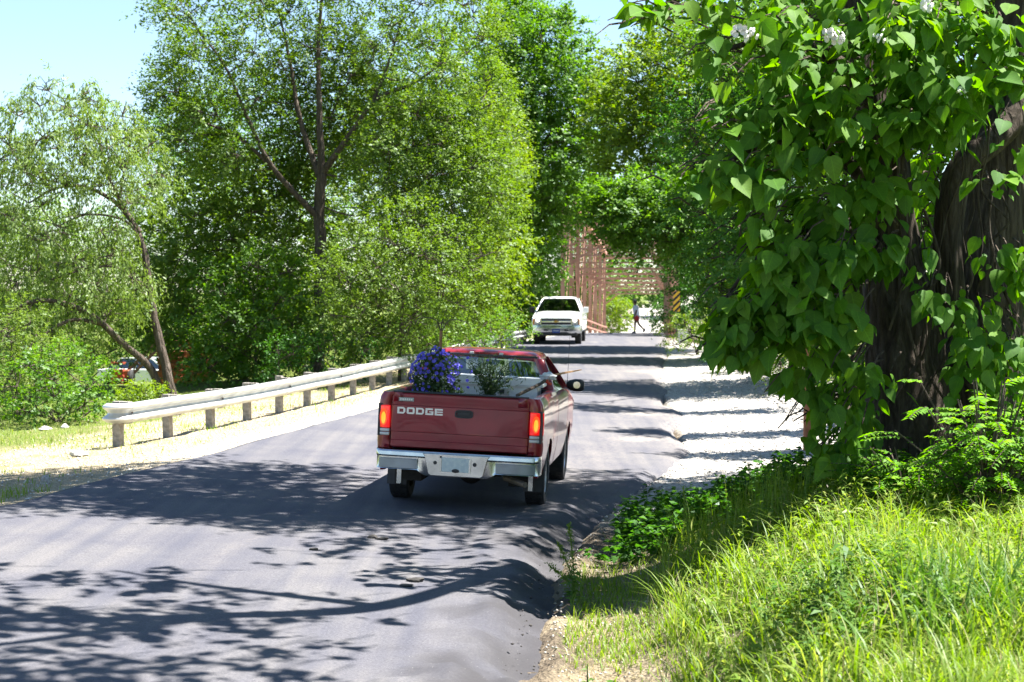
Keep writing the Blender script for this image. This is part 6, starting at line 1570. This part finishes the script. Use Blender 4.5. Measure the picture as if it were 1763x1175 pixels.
# single plants one can pick out
def weed_plant(name, label, px, py, Yg, h, mat, n, L, aspect, seed, spire=False, lean=0.0):
    r = np.random.default_rng(seed); x = (px-881.5)/F_PX*Yg; z = gz1(x,Yg); R = empty(name, (x,Yg,z)); tag(R, label, 'weed')
    stems = 3 if spire else 1; P=[];D=[];m = MB()
    for s in range(stems):
        hh = h*(1-.28*s); dx = lean+(s*(-.14) if s else 0)*h; pts = catmull([(0,0,-.02),(dx*.3,.02*s,hh*.5),(dx,.03*s,hh)],6); m.tube(pts,[.007*(1-.6*i/len(pts)) for i in range(len(pts))],5,False)
        if spire:
            for k in range(260):
                t = r.uniform(.38,1.0); p = pts[min(int(t*(len(pts)-1)),len(pts)-2)].lerp(pts[min(int(t*(len(pts)-1))+1,len(pts)-1)], (t*(len(pts)-1))%1); P.append(np.array(p)+r.normal(size=3)*np.array([.016,.016,.012])*(1.25-t)*1.6); D.append(r.normal(size=3)+np.array([0,0,.6]))
        for k in range(n):
            t = r.uniform(.05,.95 if not spire else .5); p = pts[int(t*(len(pts)-1))]; a = r.uniform(0,6.28); P.append(np.array(p)); D.append(np.array([math.cos(a),math.sin(a),r.uniform(-.4,.6)])*1.0)
    m.build('stem', mat, R)
    P = np.array(P); D = np.array(D); Ls = np.full(len(P), L)*r.uniform(.6,1.3,len(P))
    if spire: sm = np.ones(len(P),bool); sm[[i for i in range(len(P)) if (i % (260+n)) >= 260]] = False; Ls[sm] = r.uniform(.016,.036,sm.sum())
    N = unit(np.array([0,-.3,1.0])+.4*r.normal(size=P.shape)); o = link_mesh('leaves', leaf_mesh('leaves', P, D, N, Ls, aspect, mat, r.random(len(P)), .15, .3), None, R); o['kind'] = 'stuff'
weed_plant('dock_weed','tall yellow green dock weed with seed spire behind the pickup wheel', 990, 965, 14.4, .62, 'leaf_grass', 9, .10, .35, 331, True, -.05)
weed_plant('dock_weed','tall thin seeding weed rising against the gravel', 1188, 930, 13.9, .78, 'leaf_grass', 8, .07, .25, 332, True, -.05)
weed_plant('leafy_weed','small dark leafy weed alone on the bare soil', 1058, 1118, 10.8, .13, 'leaf_grass_dark', 14, .08, .4, 333)
weed_plant('leafy_weed','thin upright weed on the bare soil beside the asphalt edge', 1012, 1108, 11.0, .20, 'leaf_grass_dark', 15, .07, .25, 334)
weed_plant('leafy_weed','dark tall leafy weed among the grass right of the bare patch', 1455, 1010, 10.9, .42, 'leaf_grass_dark', 34, .12, .28, 335)
weed_plant('leafy_weed','bushy seedling weed beside the asphalt under the dock weed', 985, 985, 14.1, .30, 'leaf_grass_dark', 36, .05, .5, 336)
def pinnate(name, label, px, py, Yg, n, spread, h, seed):
    """shrub of feather leaves: each frond a midrib with paired leaflets"""
    r = np.random.default_rng(seed); x = (px-881.5)/F_PX*Yg; z = gz1(x,Yg); R = empty(name,(x,Yg,z)); tag(R,label,'shrub'); m = MB(); P=[];D=[];N=[];Ls=[]
    for k in range(n):
        a = r.uniform(0,6.28); hh = h*r.uniform(.35,1.0); sp = spread*r.uniform(.15,1.0); e = np.array([math.cos(a)*sp*.8, math.sin(a)*sp*.5, hh]); e0 = e; m.tube([Vector((0,0,0)),Vector(e*.5+np.array([0,0,.08])),Vector(e)],[.012,.009,.006],4,False)
        for f in range(5):
            e = e0*r.uniform(.35,1.0); fa = a+r.normal()*.9; L = r.uniform(.22,.42); d = np.array([math.cos(fa),math.sin(fa)-.3,r.uniform(-.15,.45)]); d /= np.linalg.norm(d); q = [e+d*L*t+np.array([0,0,-.22*L*t*t]) for t in np.linspace(0,1,10)]
            m.tube([Vector(v) for v in q[::3]],[.004]*len(q[::3]),4,False); s = unit(np.cross(d,[0,0,1]))
            for i, c in enumerate(q[1:]):
                for sg in (-1,1): P.append(c); D.append(s*sg+d*.45+np.array([0,0,-.15])); N.append(np.array([0,0,1])+.25*r.normal(size=3)); Ls.append(r.uniform(.055,.095)*(1-.035*i))
    m.build('stems','bark_grey',R); P=np.array(P); o = link_mesh('foliage', leaf_mesh('foliage', P, np.array(D), np.array(N), np.array(Ls), .42, 'leaf_catalpa', r.random(len(P)), .1, .2), None, R); o['kind'] = 'stuff'
pinnate('feather_leaf_shrub','feather leaved shrub in front of the right trunk at the frame edge', 1700, 830, 13.7, 46, 1.05, 1.15, 341)
pinnate('feather_leaf_shrub','low feather leaved shrub between the two thick trunks', 1560, 830, 14.2, 26, .6, .62, 342)
